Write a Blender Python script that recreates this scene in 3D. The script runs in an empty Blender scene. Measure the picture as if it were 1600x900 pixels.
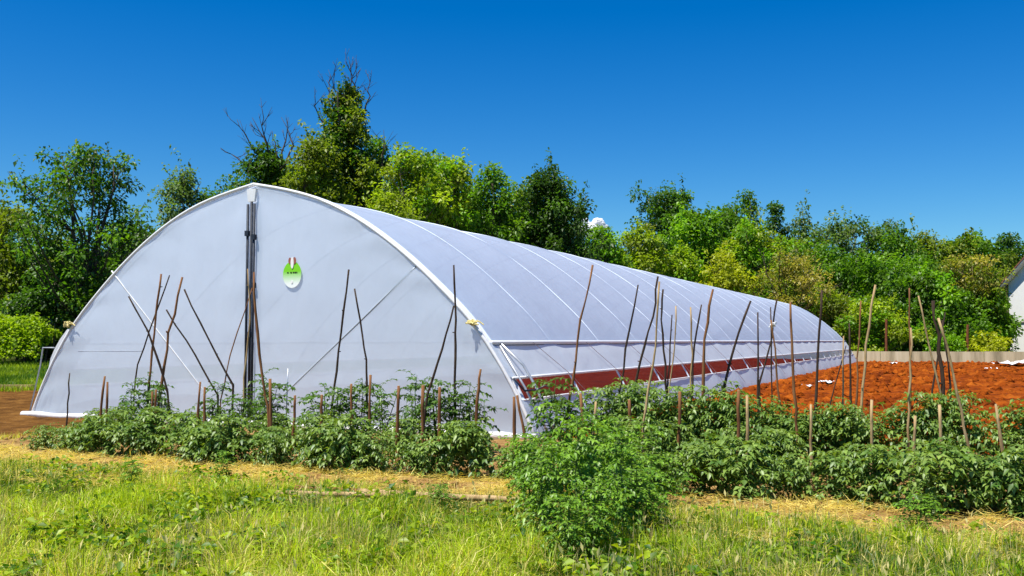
import bpy, math, random
import numpy as np
from mathutils import Vector, noise

# ------------------------------------------------------------------ camera, sky, sun, exposure
S = bpy.context.scene
COL = S.collection
FPX, PITCH, EYE = 1500.0, math.atan(82 / 1500), 1.5
cam = bpy.data.cameras.new('camera'); co = bpy.data.objects.new('camera', cam); COL.objects.link(co)
cam.sensor_width = 36; cam.lens = FPX / 1600 * 36; cam.clip_end = 6000; cam.clip_start = 0.05
co.location = (0, 0, EYE); co.rotation_euler = (math.pi / 2 + PITCH, 0, 0)
S.camera = co
SUN_EL = math.radians(66); SUN_H = Vector((-0.78, -0.62, 0)).normalized()
w = bpy.data.worlds.new('World'); S.world = w; w.use_nodes = True
nt = w.node_tree; bg = nt.nodes['Background']
sky = nt.nodes.new('ShaderNodeTexSky'); sky.sky_type = 'NISHITA'; sky.sun_disc = False
sky.sun_elevation = SUN_EL; sky.sun_rotation = math.atan2(SUN_H.x, SUN_H.y)
sky.air_density = 1.0; sky.dust_density = 0.4; sky.ozone_density = 1.6; sky.altitude = 0
hs = nt.nodes.new('ShaderNodeHueSaturation'); hs.inputs['Saturation'].default_value = 1.6; hs.inputs['Value'].default_value = 1.0
gr = nt.nodes.new('ShaderNodeMix'); gr.data_type = 'RGBA'; gr.blend_type = 'MULTIPLY'; gr.inputs[0].default_value = 1.0; gr.inputs[7].default_value = (0.62, 0.96, 1.20, 1)
nt.links.new(sky.outputs[0], hs.inputs['Color']); nt.links.new(hs.outputs[0], gr.inputs[6]); nt.links.new(gr.outputs[2], bg.inputs['Color'])
bg.inputs['Strength'].default_value = 0.07
sl = bpy.data.lights.new('sun', 'SUN'); so = bpy.data.objects.new('sun', sl); COL.objects.link(so)
sl.energy = 5.0; sl.angle = math.radians(0.53); sl.color = (1.0, 0.95, 0.86)
sv = Vector((SUN_H.x * math.cos(SUN_EL), SUN_H.y * math.cos(SUN_EL), math.sin(SUN_EL)))
so.rotation_euler = sv.to_track_quat('Z', 'Y').to_euler(); so.location = (0, 0, 60)
S.view_settings.view_transform = 'Standard'; S.view_settings.look = 'None'
S.view_settings.exposure = 0.65; S.view_settings.gamma = 1.0; S.view_settings.use_curve_mapping = False
S.cycles.max_bounces = 7; S.cycles.diffuse_bounces = 3; S.cycles.transmission_bounces = 5
S.cycles.transparent_max_bounces = 12; S.cycles.caustics_reflective = False; S.cycles.caustics_refractive = False

rng = np.random.default_rng(7)
random.seed(7)

# ------------------------------------------------------------------ pixels to places
SP, CP = math.sin(PITCH), math.cos(PITCH)
def ray(x, y):
    dx, dy = (x - 800) / FPX, (450 - y) / FPX
    return Vector((dx, CP - SP * dy, SP + CP * dy))
def ground_px(x, y, z=0.0):
    r = ray(x, y); t = (z - EYE) / r.z
    return Vector((0, 0, EYE)) + r * t
def on_plane_y(x, y, Y):                      # point on the upright plane at distance Y
    r = ray(x, y); return Vector((0, 0, EYE)) + r * (Y / r.y)
A = ray(1486, 532); A.z = 0; A.normalize()    # tunnel axis
G = Vector((A.y, -A.x, 0))                    # along the gable, to the right
FOOT = ground_px(838, 690)
HALF = 5.32
LEN, BAYS = 54.0, 21
ORG = FOOT - G * HALF                         # middle of the front gable on the ground
def T(u, v, h): return ORG + G * u + A * v + Vector((0, 0, h))
def row_pt(r, px):                            # a ground point of planting row r that shows at pixel column px
    oy = 10.2 + (r - 1) * 2.21; dx = (px - 800) / FPX
    s = (dx * (oy * CP - EYE * SP * -1 * -1)) / (G.x - dx * G.y * CP)
    return Vector((s * G.x, oy + s * G.y, 0))
def smooth(a, b, x):
    t = np.clip((x - a) / (b - a), 0, 1); return t * t * (3 - 2 * t)
def ter(x, y):                                # height of the ground: low meadow bank to the left behind the tunnel
    u = (x - ORG.x) * G.x + (y - ORG.y) * G.y
    return float(0.95 * smooth(27.0, 44.0, y) * smooth(-8.0, -11.0, u))

# ------------------------------------------------------------------ mesh helpers
def fast_mesh(name, verts, faces, cols=None, smooth_sh=False):
    verts = np.asarray(verts, dtype=np.float32); faces = np.asarray(faces, dtype=np.int32)
    k = faces.shape[1]; me = bpy.data.meshes.new(name)
    me.vertices.add(len(verts)); me.vertices.foreach_set('co', verts.ravel())
    me.loops.add(faces.size); me.loops.foreach_set('vertex_index', faces.ravel())
    me.polygons.add(len(faces)); me.polygons.foreach_set('loop_start', np.arange(0, faces.size, k, dtype=np.int32))
    me.polygons.foreach_set('loop_total', np.full(len(faces), k, dtype=np.int32))
    if smooth_sh: me.polygons.foreach_set('use_smooth', np.ones(len(faces), dtype=bool))
    if cols is not None:
        at = me.attributes.new('Col', 'FLOAT_COLOR', 'POINT')
        c4 = np.ones((len(verts), 4), dtype=np.float32); c4[:, :3] = cols
        at.data.foreach_set('color', c4.ravel())
    me.update(); me.validate()
    return me
def link(name, me, mat=None, parent=None, loc=None):
    o = bpy.data.objects.new(name, me); COL.objects.link(o)
    if mat is not None and not me.materials: me.materials.append(mat)
    if parent is not None: o.parent = parent
    if loc is not None: o.location = loc
    return o
def empty(name, loc):
    o = bpy.data.objects.new(name, None); COL.objects.link(o); o.location = loc; o.empty_display_size = 0.2
    return o
def tag(o, label=None, cat=None, group=None, kind=None):
    if label: o['label'] = label
    if cat: o['category'] = cat
    if group: o['group'] = group
    if kind: o['kind'] = kind
    return o
class MB:
    def __init__(self): self.v, self.f = [], []
    def tube(self, pts, rad, n=6, cap=True):
        pts = [Vector(p) for p in pts]; b = len(self.v)
        if not isinstance(rad, (list, tuple)): rad = [rad] * len(pts)
        ref = None
        for i, p in enumerate(pts):
            d = (pts[min(i + 1, len(pts) - 1)] - pts[max(i - 1, 0)])
            if d.length < 1e-9: d = Vector((0, 0, 1))
            d.normalize()
            if ref is None: ref = d.orthogonal().normalized()
            x = (ref - d * ref.dot(d)); x = x.normalized() if x.length > 1e-6 else d.orthogonal().normalized()
            ref = x; y = d.cross(x)
            for k in range(n):
                a = 2 * math.pi * k / n; self.v.append(p + x * (math.cos(a) * rad[i]) + y * (math.sin(a) * rad[i]))
        for i in range(len(pts) - 1):
            for k in range(n):
                k2 = (k + 1) % n
                self.f.append((b + i * n + k, b + i * n + k2, b + (i + 1) * n + k2, b + (i + 1) * n + k))
        if cap:
            self.f.append(tuple(b + k for k in reversed(range(n))))
            e = b + (len(pts) - 1) * n; self.f.append(tuple(e + k for k in range(n)))
        return self
    def box(self, c, ex, ey, ez):             # centre and three half-extent vectors
        c, ex, ey, ez = Vector(c), Vector(ex), Vector(ey), Vector(ez); b = len(self.v)
        for sz in (-1, 1):
            for sx, sy in ((-1, -1), (1, -1), (1, 1), (-1, 1)): self.v.append(c + ex * sx + ey * sy + ez * sz)
        for q in ((3, 2, 1, 0), (4, 5, 6, 7), (0, 1, 5, 4), (1, 2, 6, 5), (2, 3, 7, 6), (3, 0, 4, 7)): self.f.append(tuple(b + k for k in q))
        return self
    def grid(self, P):                        # rows of points
        b = len(self.v); n, m = len(P), len(P[0])
        for r in P: self.v.extend(Vector(p) for p in r)
        for i in range(n - 1):
            for j in range(m - 1): self.f.append((b + i * m + j, b + i * m + j + 1, b + (i + 1) * m + j + 1, b + (i + 1) * m + j))
        return self
    def prism(self, poly, off):
        b = len(self.v); n = len(poly); off = Vector(off)
        self.v.extend(Vector(p) for p in poly); self.v.extend(Vector(p) + off for p in poly)
        self.f.append(tuple(b + k for k in reversed(range(n)))); self.f.append(tuple(b + n + k for k in range(n)))
        for k in range(n): self.f.append((b + k, b + (k + 1) % n, b + n + (k + 1) % n, b + n + k))
        return self
    def build(self, name, mat, parent=None, sm=False, origin=None):
        o3 = Vector(origin) if origin is not None else Vector((0, 0, 0))
        if parent is not None and origin is None: o3 = parent_world(parent)
        me = bpy.data.meshes.new(name); me.from_pydata([tuple(p - o3) for p in self.v], [], self.f)
        if sm: me.polygons.foreach_set('use_smooth', np.ones(len(me.polygons), dtype=bool))
        me.update()
        o = link(name, me, mat, parent)
        if parent is None: o.location = o3
        return o
def parent_world(o):
    p = Vector(o.location)
    while o.parent: o = o.parent; p += Vector(o.location)
    return p

# ------------------------------------------------------------------ materials
def new_mat(name):
    m = bpy.data.materials.new(name); m.use_nodes = True; n = m.node_tree
    for x in list(n.nodes): n.nodes.remove(x)
    out = n.nodes.new('ShaderNodeOutputMaterial'); return m, n, out
def N(n, t, **kw):
    x = n.nodes.new(t)
    for k, v in kw.items():
        if k in x.inputs: x.inputs[k].default_value = v
        else: setattr(x, k, v)
    return x
def noise_mat(name, stops, scale=4, detail=8, rough=0.9, bump=0.3, bscale=40, spec=0.2, metallic=0.0, stretch=(1, 1, 1), bdist=0.02):
    m, n, out = new_mat(name)
    tc = N(n, 'ShaderNodeTexCoord'); mp = N(n, 'ShaderNodeMapping'); mp.inputs['Scale'].default_value = stretch
    n.links.new(tc.outputs['Object'], mp.inputs[0])
    t = N(n, 'ShaderNodeTexNoise', Scale=scale, Detail=detail, Roughness=0.62); n.links.new(mp.outputs[0], t.inputs['Vector'])
    r = N(n, 'ShaderNodeValToRGB'); e = r.color_ramp.elements
    while len(e) < len(stops): e.new(0.5)
    for i, (p, c) in enumerate(stops): e[i].position = p; e[i].color = (*c, 1)
    n.links.new(t.outputs['Fac'], r.inputs[0])
    b = N(n, 'ShaderNodeBsdfPrincipled', Roughness=rough, Metallic=metallic); b.inputs['Specular IOR Level'].default_value = spec
    n.links.new(r.outputs[0], b.inputs['Base Color'])
    t2 = N(n, 'ShaderNodeTexNoise', Scale=bscale, Detail=6); n.links.new(mp.outputs[0], t2.inputs['Vector'])
    bp = N(n, 'ShaderNodeBump', Strength=bump, Distance=bdist); n.links.new(t2.outputs['Fac'], bp.inputs['Height']); n.links.new(bp.outputs[0], b.inputs['Normal'])
    n.links.new(b.outputs[0], out.inputs[0]); return m
def leaf_mat(name, trans=0.4, gloss=0.06, tint=(1.25, 1.2, 0.5), rough=0.45):
    m, n, out = new_mat(name)
    at = N(n, 'ShaderNodeAttribute', attribute_name='Col')
    d = N(n, 'ShaderNodeBsdfDiffuse'); n.links.new(at.outputs['Color'], d.inputs[0])
    mu = N(n, 'ShaderNodeMix', data_type='RGBA', blend_type='MULTIPLY'); mu.inputs[0].default_value = 1
    n.links.new(at.outputs['Color'], mu.inputs[6]); mu.inputs[7].default_value = (*tint, 1)
    t = N(n, 'ShaderNodeBsdfTranslucent'); n.links.new(mu.outputs[2], t.inputs[0])
    mx = N(n, 'ShaderNodeMixShader'); mx.inputs[0].default_value = trans
    n.links.new(d.outputs[0], mx.inputs[1]); n.links.new(t.outputs[0], mx.inputs[2])
    g = N(n, 'ShaderNodeBsdfGlossy', Roughness=rough); g.inputs[0].default_value = (1, 1, 1, 1)
    m2 = N(n, 'ShaderNodeMixShader'); m2.inputs[0].default_value = gloss
    n.links.new(mx.outputs[0], m2.inputs[1]); n.links.new(g.outputs[0], m2.inputs[2])
    n.links.new(m2.outputs[0], out.inputs[0]); return m
def film_mat(name, col=(0.80, 0.81, 0.83), tcol=(0.74, 0.77, 0.82), tmix=0.45, clear=0.08, bscale=(2.0, 2.0, 2.0), bump=0.25):
    m, n, out = new_mat(name)
    tc = N(n, 'ShaderNodeTexCoord'); mp = N(n, 'ShaderNodeMapping'); mp.inputs['Scale'].default_value = bscale
    n.links.new(tc.outputs['Object'], mp.inputs[0])
    w1 = N(n, 'ShaderNodeTexNoise', Scale=1.2, Detail=3); n.links.new(mp.outputs[0], w1.inputs['Vector'])
    w2 = N(n, 'ShaderNodeTexNoise', Scale=7, Detail=3); n.links.new(mp.outputs[0], w2.inputs['Vector'])
    ad = N(n, 'ShaderNodeMath', operation='MULTIPLY_ADD'); ad.inputs[1].default_value = 0.035
    n.links.new(w2.outputs['Fac'], ad.inputs[0]); n.links.new(w1.outputs['Fac'], ad.inputs[2])
    bp = N(n, 'ShaderNodeBump', Strength=bump, Distance=0.08); n.links.new(ad.outputs[0], bp.inputs['Height'])
    # faint dust stains
    st = N(n, 'ShaderNodeTexNoise', Scale=0.9, Detail=7, Roughness=0.7); n.links.new(tc.outputs['Object'], st.inputs['Vector'])
    rp = N(n, 'ShaderNodeValToRGB'); e = rp.color_ramp.elements
    e[0].position = 0.3; e[0].color = (col[0] * 0.90, col[1] * 0.90, col[2] * 0.90, 1); e[1].position = 0.62; e[1].color = (*col, 1)
    n.links.new(st.outputs['Fac'], rp.inputs[0])
    # mud splashed up from the soil
    sx = N(n, 'ShaderNodeSeparateXYZ'); n.links.new(tc.outputs['Object'], sx.inputs[0])
    sn = N(n, 'ShaderNodeTexNoise', Scale=5, Detail=8, Roughness=0.7); n.links.new(tc.outputs['Object'], sn.inputs['Vector'])
    sm = N(n, 'ShaderNodeMath', operation='MULTIPLY_ADD'); sm.inputs[1].default_value = 1.1; n.links.new(sn.outputs['Fac'], sm.inputs[0])
    si_ = N(n, 'ShaderNodeMath', operation='MULTIPLY'); si_.inputs[1].default_value = -1.4; n.links.new(sx.outputs['Z'], si_.inputs[0]); n.links.new(si_.outputs[0], sm.inputs[2])
    sr = N(n, 'ShaderNodeMapRange'); sr.inputs[1].default_value = 0.32; sr.inputs[2].default_value = 0.75; sr.inputs[4].default_value = 0.42; n.links.new(sm.outputs[0], sr.inputs[0])
    mm = N(n, 'ShaderNodeMix', data_type='RGBA'); n.links.new(sr.outputs[0], mm.inputs[0]); n.links.new(rp.outputs[0], mm.inputs[6]); mm.inputs[7].default_value = (0.42, 0.24, 0.12, 1)
    d = N(n, 'ShaderNodeBsdfDiffuse'); n.links.new(mm.outputs[2], d.inputs[0]); n.links.new(bp.outputs[0], d.inputs['Normal'])
    t = N(n, 'ShaderNodeBsdfTranslucent'); t.inputs[0].default_value = (*tcol, 1); n.links.new(bp.outputs[0], t.inputs['Normal'])
    mx = N(n, 'ShaderNodeMixShader'); mx.inputs[0].default_value = tmix; n.links.new(d.outputs[0], mx.inputs[1]); n.links.new(t.outputs[0], mx.inputs[2])
    tr = N(n, 'ShaderNodeBsdfTransparent'); tr.inputs[0].default_value = (0.95, 0.96, 1, 1)
    m2 = N(n, 'ShaderNodeMixShader'); m2.inputs[0].default_value = clear; n.links.new(mx.outputs[0], m2.inputs[1]); n.links.new(tr.outputs[0], m2.inputs[2])
    g = N(n, 'ShaderNodeBsdfGlossy', Roughness=0.32); g.inputs[0].default_value = (1, 1, 1, 1); n.links.new(bp.outputs[0], g.inputs['Normal'])
    m3 = N(n, 'ShaderNodeMixShader'); m3.inputs[0].default_value = 0.05; n.links.new(m2.outputs[0], m3.inputs[1]); n.links.new(g.outputs[0], m3.inputs[2])
    n.links.new(m3.outputs[0], out.inputs[0]); return m

M = {}
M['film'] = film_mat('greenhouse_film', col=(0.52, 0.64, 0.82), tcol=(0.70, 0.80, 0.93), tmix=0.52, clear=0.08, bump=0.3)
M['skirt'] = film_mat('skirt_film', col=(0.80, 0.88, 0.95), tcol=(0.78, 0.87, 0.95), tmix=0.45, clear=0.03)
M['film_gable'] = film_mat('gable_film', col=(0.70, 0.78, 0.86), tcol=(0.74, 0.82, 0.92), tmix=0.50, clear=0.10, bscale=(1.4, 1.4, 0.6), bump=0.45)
M['film_edge'] = film_mat('film_double_layer', col=(0.9, 0.9, 0.9), tcol=(0.8, 0.8, 0.82), tmix=0.25, clear=0.0)
M['galv'] = noise_mat('galvanised_steel', [(0.3, (0.42, 0.44, 0.46)), (0.7, (0.62, 0.64, 0.66))], 12, rough=0.45, metallic=0.6, bump=0.05, spec=0.5)
M['arch'] = noise_mat('arch_tube_white', [(0.3, (0.56, 0.63, 0.72)), (0.7, (0.68, 0.75, 0.84))], 10, rough=0.5, bump=0.03, spec=0.4)
M['darksteel'] = noise_mat('dark_steel', [(0.3, (0.012, 0.017, 0.028)), (0.7, (0.03, 0.04, 0.06))], 15, rough=0.55, bump=0.05, spec=0.25)
M['brace'] = noise_mat('grey_brace', [(0.3, (0.34, 0.37, 0.41)), (0.7, (0.46, 0.49, 0.53))], 10, rough=0.5, bump=0.05, metallic=0.2)
M['rope'] = noise_mat('yellow_rope', [(0.3, (0.62, 0.50, 0.16)), (0.7, (0.8, 0.7, 0.35))], 30, bump=0.5, bscale=90)
M['wood_dark'] = noise_mat('bark_stake_dark', [(0.3, (0.022, 0.015, 0.012)), (0.55, (0.055, 0.034, 0.022)), (0.8, (0.12, 0.075, 0.045))], 18, stretch=(1, 1, 0.15), bump=0.6, bscale=60)
M['wood_brown'] = noise_mat('sawn_stake_brown', [(0.3, (0.10, 0.042, 0.016)), (0.55, (0.22, 0.10, 0.04)), (0.8, (0.36, 0.19, 0.085))], 18, stretch=(1, 1, 0.12), bump=0.5, bscale=60)
M['wood_pale'] = noise_mat('dry_stake_pale', [(0.3, (0.22, 0.14, 0.06)), (0.55, (0.42, 0.29, 0.14)), (0.8, (0.62, 0.48, 0.28))], 18, stretch=(1, 1, 0.15), bump=0.5, bscale=60)
M['wood_cut'] = noise_mat('cut_wood_end', [(0.3, (0.55, 0.38, 0.18)), (0.7, (0.7, 0.52, 0.28))], 20)
M['bark'] = noise_mat('tree_bark', [(0.3, (0.03, 0.024, 0.018)), (0.55, (0.075, 0.058, 0.042)), (0.8, (0.14, 0.11, 0.08))], 6, stretch=(1, 1, 0.25), bump=0.7, bscale=14, bdist=0.06)
M['bark_pale'] = noise_mat('tree_bark_pale', [(0.3, (0.14, 0.10, 0.05)), (0.55, (0.28, 0.21, 0.11)), (0.8, (0.4, 0.32, 0.18))], 6, stretch=(1, 1, 0.25), bump=0.6, bscale=14, bdist=0.05)
M['leaf'] = leaf_mat('tree_leaf', 0.48, 0.02, (1.25, 1.4, 0.4))
M['tomato'] = leaf_mat('tomato_leaf', 0.34, 0.03, (1.4, 1.35, 0.4), 0.45)
M['grass'] = leaf_mat('grass_blade', 0.45, 0.02, (1.35, 1.25, 0.5))
M['stem'] = noise_mat('green_stem', [(0.3, (0.06, 0.11, 0.02)), (0.7, (0.13, 0.2, 0.045))], 12, rough=0.6)
M['soil'] = noise_mat('garden_soil', [(0.28, (0.14, 0.07, 0.024)), (0.5, (0.29, 0.17, 0.06)), (0.72, (0.44, 0.29, 0.115))], 3.2, 12, bump=0.9, bscale=22, spec=0.05, bdist=0.05)
M['redsoil'] = noise_mat('red_soil', [(0.30, (0.075, 0.013, 0.003)), (0.5, (0.23, 0.047, 0.004)), (0.70, (0.40, 0.105, 0.010))], 0.8, 15, bump=1.0, bscale=5, spec=0.04, bdist=0.2)
M['meadow'] = noise_mat('meadow_ground', [(0.28, (0.025, 0.042, 0.008)), (0.5, (0.06, 0.08, 0.016)), (0.72, (0.15, 0.13, 0.035))], 1.8, 12, bump=0.8, bscale=25, spec=0.03, bdist=0.05)
M['concrete'] = noise_mat('weathered_concrete', [(0.28, (0.17, 0.15, 0.085)), (0.5, (0.46, 0.41, 0.26)), (0.72, (0.62, 0.57, 0.40))], 1.3, 10, bump=0.4, bscale=18, stretch=(1, 1, 0.12))
M['plaster'] = noise_mat('white_plaster', [(0.3, (0.86, 0.85, 0.82)), (0.7, (0.92, 0.92, 0.90))], 2, bump=0.1, bscale=60)
M['tile'] = noise_mat('roof_tile', [(0.3, (0.14, 0.06, 0.035)), (0.7, (0.30, 0.14, 0.08))], 5, bump=0.4)
M['eave'] = noise_mat('eave_board', [(0.3, (0.10, 0.065, 0.04)), (0.7, (0.17, 0.11, 0.07))], 5, bump=0.2)
M['rust'] = noise_mat('rusty_steel', [(0.3, (0.10, 0.035, 0.016)), (0.7, (0.24, 0.085, 0.035))], 10, bump=0.3)
M['glass'] = noise_mat('window_glass', [(0.3, (0.03, 0.035, 0.04)), (0.7, (0.05, 0.06, 0.065))], 2, rough=0.08, bump=0.0, spec=0.6)
M['blackpipe'] = noise_mat('black_pipe', [(0.3, (0.015, 0.015, 0.016)), (0.7, (0.035, 0.035, 0.037))], 8, rough=0.35, bump=0.05, spec=0.5)
M['scrap'] = noise_mat('white_plastic_scrap', [(0.3, (0.66, 0.66, 0.66)), (0.7, (0.82, 0.82, 0.8))], 6, rough=0.5, bump=0.4, bscale=12)
M['black'] = noise_mat('black_print', [(0.3, (0.01, 0.012, 0.01)), (0.7, (0.02, 0.022, 0.02))], 5, bump=0)
M['emb_w'] = noise_mat('print_white', [(0.3, (0.78, 0.76, 0.74)), (0.7, (0.85, 0.83, 0.8))], 5, bump=0)
M['emb_r'] = noise_mat('print_brown', [(0.3, (0.30, 0.10, 0.08)), (0.7, (0.36, 0.15, 0.1))], 5, bump=0)
def sticker_mat():
    m, n, out = new_mat('sticker_print')
    tc = N(n, 'ShaderNodeTexCoord'); sp = N(n, 'ShaderNodeSeparateXYZ'); n.links.new(tc.outputs['Generated'], sp.inputs[0])
    r = N(n, 'ShaderNodeValToRGB'); e = r.color_ramp.elements
    e[0].position = 0.16; e[0].color = (0.85, 0.88, 0.84, 1); e[1].position = 0.62; e[1].color = (0.20, 0.62, 0.01, 1)
    n.links.new(sp.outputs['Z'], r.inputs[0]); b = N(n, 'ShaderNodeBsdfPrincipled', Roughness=0.5); n.links.new(r.outputs[0], b.inputs['Base Color'])
    n.links.new(b.outputs[0], out.inputs[0]); return m
M['sticker'] = sticker_mat()

# ------------------------------------------------------------------ ground
def add_sheet(name, mat, xs, ys, hfun, kind='structure'):
    X, Y = np.meshgrid(xs, ys); Z = np.zeros_like(X)
    for i in range(X.shape[0]):
        for j in range(X.shape[1]): Z[i, j] = hfun(X[i, j], Y[i, j])
    nx, ny = len(xs), len(ys)
    idx = np.arange(nx * ny).reshape(ny, nx)
    F = np.stack([idx[:-1, :-1], idx[:-1, 1:], idx[1:, 1:], idx[1:, :-1]], -1).reshape(-1, 4)
    o = link(name, fast_mesh(name, np.stack([X, Y, Z], -1).reshape(-1, 3), F, smooth_sh=True), mat); o['kind'] = kind; return o
def tri_axis(lo, hi, fine_lo, fine_hi, step):
    a = list(np.arange(fine_lo, fine_hi + 1e-6, step)); x = fine_lo; s = step
    while x > lo: s *= 1.5; x -= s; a.insert(0, max(x, lo))
    x = fine_hi; s = step
    while x < hi: s *= 1.5; x += s; a.append(min(x, hi))
    return np.array(a)
add_sheet('ground', M['meadow'], tri_axis(-2500, 2500, -60, 60, 2.0), tri_axis(-60, 4000, 4, 70, 1.5), lambda x, y: ter(x, y) - 0.03)
def frame_sheet(name, mat, u0, u1, v0, v1, su, sv_, amp, base, scl, fade=0.5):
    us = np.arange(u0, u1 + 1e-6, su); vs = np.arange(v0, v1 + 1e-6, sv_); V = []
    for v in vs:
        for u in us:
            p = T(u, v, 0); k = min(u - u0, u1 - u, v - v0, v1 - v)
            h = base + amp * (noise.fractal((p.x * scl, p.y * scl, 0.3), 1.0, 2.1, 5) ) + amp * 0.5
            e = min(1, k / fade); V.append((p.x, p.y, h * e - 0.06 * (1 - e)))
    idx = np.arange(len(us) * len(vs)).reshape(len(vs), len(us))
    F = np.stack([idx[:-1, :-1], idx[:-1, 1:], idx[1:, 1:], idx[1:, :-1]], -1).reshape(-1, 4)
    o = link(name, fast_mesh(name, V, F, smooth_sh=True), mat); o['kind'] = 'structure'; return o
# gable line is v = 0; planting rows lie at v of about -3.8 and -1.8
V1 = (row_pt(1, 800) - ORG).dot(A); V2 = (row_pt(2, 800) - ORG).dot(A)
frame_sheet('garden_bed', M['soil'], -2.4, 13.5, V1 - 1.25, 1.2, 0.07, 0.07, 0.035, 0.004, 3.0)
frame_sheet('red_field', M['redsoil'], -6.6, 44, 0.6, 57.5, 0.13, 0.13, 0.10, 0.012, 3.2, 0.4)

M['shadered'] = noise_mat('shaded_red_soil', [(0.28, (0.12, 0.008, 0.003)), (0.5, (0.20, 0.014, 0.004)), (0.75, (0.27, 0.026, 0.006))], 1.6, 12, bump=0.9, bscale=9, spec=0.04, bdist=0.08)  # red soil darkened in its colour to stand for the shade inside the tunnel
frame_sheet('tunnel_floor', M['shadered'], -5.25, 5.25, 0.3, LEN - 0.2, 0.25, 0.25, 0.05, 0.24, 1.3, 0.3)
# clods of earth: nobody could count them
def clods(name, mat, n, ufun, smin, smax):
    base = np.array([(1, 0, 0), (-1, 0, 0), (0, 1, 0), (0, -1, 0), (0, 0, 1), (0, 0, -1)], float)
    tri = np.array([(0, 2, 4), (2, 1, 4), (1, 3, 4), (3, 0, 4), (2, 0, 5), (1, 2, 5), (3, 1, 5), (0, 3, 5)])
    V, F = [], []
    for i in range(n):
        u, v = ufun(); p = T(u, v, 0); s = smin + (smax - smin) * rng.random() ** 3
        b = base * s * rng.uniform(0.6, 1.3, (6, 1)) * np.array([1, 1, 0.7]); a = rng.random() * 6.28
        R = np.array([[math.cos(a), -math.sin(a), 0], [math.sin(a), math.cos(a), 0], [0, 0, 1]])
        b = b @ R.T + np.array([p.x, p.y, s * 0.25 + 0.02]); F.append(tri + len(V) * 6); V.append(b)
    o = link(name, fast_mesh(name, np.concatenate(V), np.concatenate(F)), mat)
    return tag(o, None, None, None, 'stuff')
o = clods('red_clods', M['redsoil'], 9000, lambda: (5.9 + 26 * rng.random() ** 1.3, 1 + 54 * rng.random() ** 1.4), 0.04, 0.26)
tag(o, 'loose red earth clods scattered over the ploughed field', 'clods')
o = clods('garden_clods', M['soil'], 3800, lambda: (rng.uniform(-2.2, 13), rng.uniform(V1 - 1.1, 0.9)), 0.012, 0.06)
tag(o, 'small tan clods and crumbs on the garden bed', 'clods')

# ------------------------------------------------------------------ greenhouse

PROF = [(5.34, 0.0), (5.16, 0.40), (4.93, 0.84), (4.68, 1.23), (4.39, 1.64), (4.06, 2.00), (3.78, 2.25), (3.22, 2.75), (2.70, 3.14), (2.14, 3.51), (1.40, 3.87), (0.72, 4.06), (0.0, 4.20)]
def prof_at(h):
    for (s0, h0), (s1, h1) in zip(PROF, PROF[1:]):
        if h0 <= h <= h1: return s0 + (s1 - s0) * (h - h0) / (h1 - h0)
    return 0.0
def arc_pts(h0, h1, n, side):                 # evenly by arc length between two heights on one side, smoothed
    P = [(prof_at(h0), h0)] + [(s, h) for s, h in PROF if h0 < h < h1] + [(prof_at(h1), h1)]
    P = np.array(P); d = np.r_[0, np.cumsum(np.linalg.norm(np.diff(P, axis=0), axis=1))]
    t = np.linspace(0, d[-1], n); s = np.interp(t, d, P[:, 0]); h = np.interp(t, d, P[:, 1])
    for _ in range(3):
        s[1:-1] = (s[:-2] + 2 * s[1:-1] + s[2:]) / 4; h[1:-1] = (h[:-2] + 2 * h[1:-1] + h[2:]) / 4
    return [(side * a, b) for a, b in zip(s, h)]
RAILH, FLAPH, SKIRTH = 1.47, 0.93, 0.60
right = arc_pts(RAILH, 4.20, 26, 1); left = arc_pts(RAILH, 4.20, 26, -1)
roofp = left + right[::-1][1:]
gh = empty('greenhouse', ORG)
tag(gh, 'long white plastic polytunnel greenhouse with pointed arched gable', 'greenhouse')
def strip(pts, name, mat, sag, push=0.0, sub=6, v0=-0.03, wav=0.0):
    rows = []
    nn = []
    for i in range(len(pts)):
        a = pts[max(i - 1, 0)]; b = pts[min(i + 1, len(pts) - 1)]; d = Vector((b[0] - a[0], b[1] - a[1])); d.normalize()
        q = Vector((-d.y, d.x))
        if q.x * pts[i][0] < 0 or (abs(pts[i][0]) < 1e-6 and q.y < 0): q = -q
        nn.append(q)
    for k in range(BAYS * sub + 1):
        t = k / sub; f = t - math.floor(t); v = v0 + (LEN - v0) * k / (BAYS * sub)
        sg = -sag * (1 - (2 * f - 1) ** 2) if f > 0 else 0
        r = []
        for (s, h), q in zip(pts, nn):
            wv = wav * noise.noise((s * 1.3, h * 1.3, v * 1.1)) if wav else 0
            o_ = sg * (0.25 + 0.75 * min(1, abs(s) / 1.5)) + push + wv
            r.append(T(s + q.x * o_, v, h + q.y * o_))
        rows.append(r)
    return MB().grid(rows).build(name, mat, gh, True)
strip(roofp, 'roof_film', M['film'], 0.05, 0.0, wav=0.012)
for sd in (1, -1):
    strip(arc_pts(FLAPH, RAILH - 0.02, 6, sd), 'side_flap', M['skirt'], 0.02, 0.035, wav=0.02)
    strip(arc_pts(0.0, SKIRTH, 6, sd), 'skirt_film', M['skirt'], 0.03, 0.02, wav=0.03)
    for h, r_, nm in ((RAILH, 0.03, 'rail'), (FLAPH, 0.022, 'flap_roller'), (SKIRTH, 0.016, 'skirt_batten')):
        s = sd * (prof_at(h) + (0.045 if nm != 'skirt_batten' else 0.02))
        MB().tube([T(s, LEN * k / 20 + (0.05 if k == 0 else 0), h) for k in range(21)], r_, 8).build(nm, M['film_edge'], gh, True)
    # thin dark line drawn in for the shadow under the rail
    MB().tube([T(sd * (prof_at(RAILH) + 0.06), LEN * k / 20 + (0.06 if k == 0 else 0), RAILH - 0.042) for k in range(21)], 0.006, 6).build('rail_shade_line', M['darksteel'], gh, True)
full = arc_pts(0.0, 4.2, 30, -1) + arc_pts(0.0, 4.2, 30, 1)[::-1][1:]
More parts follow.
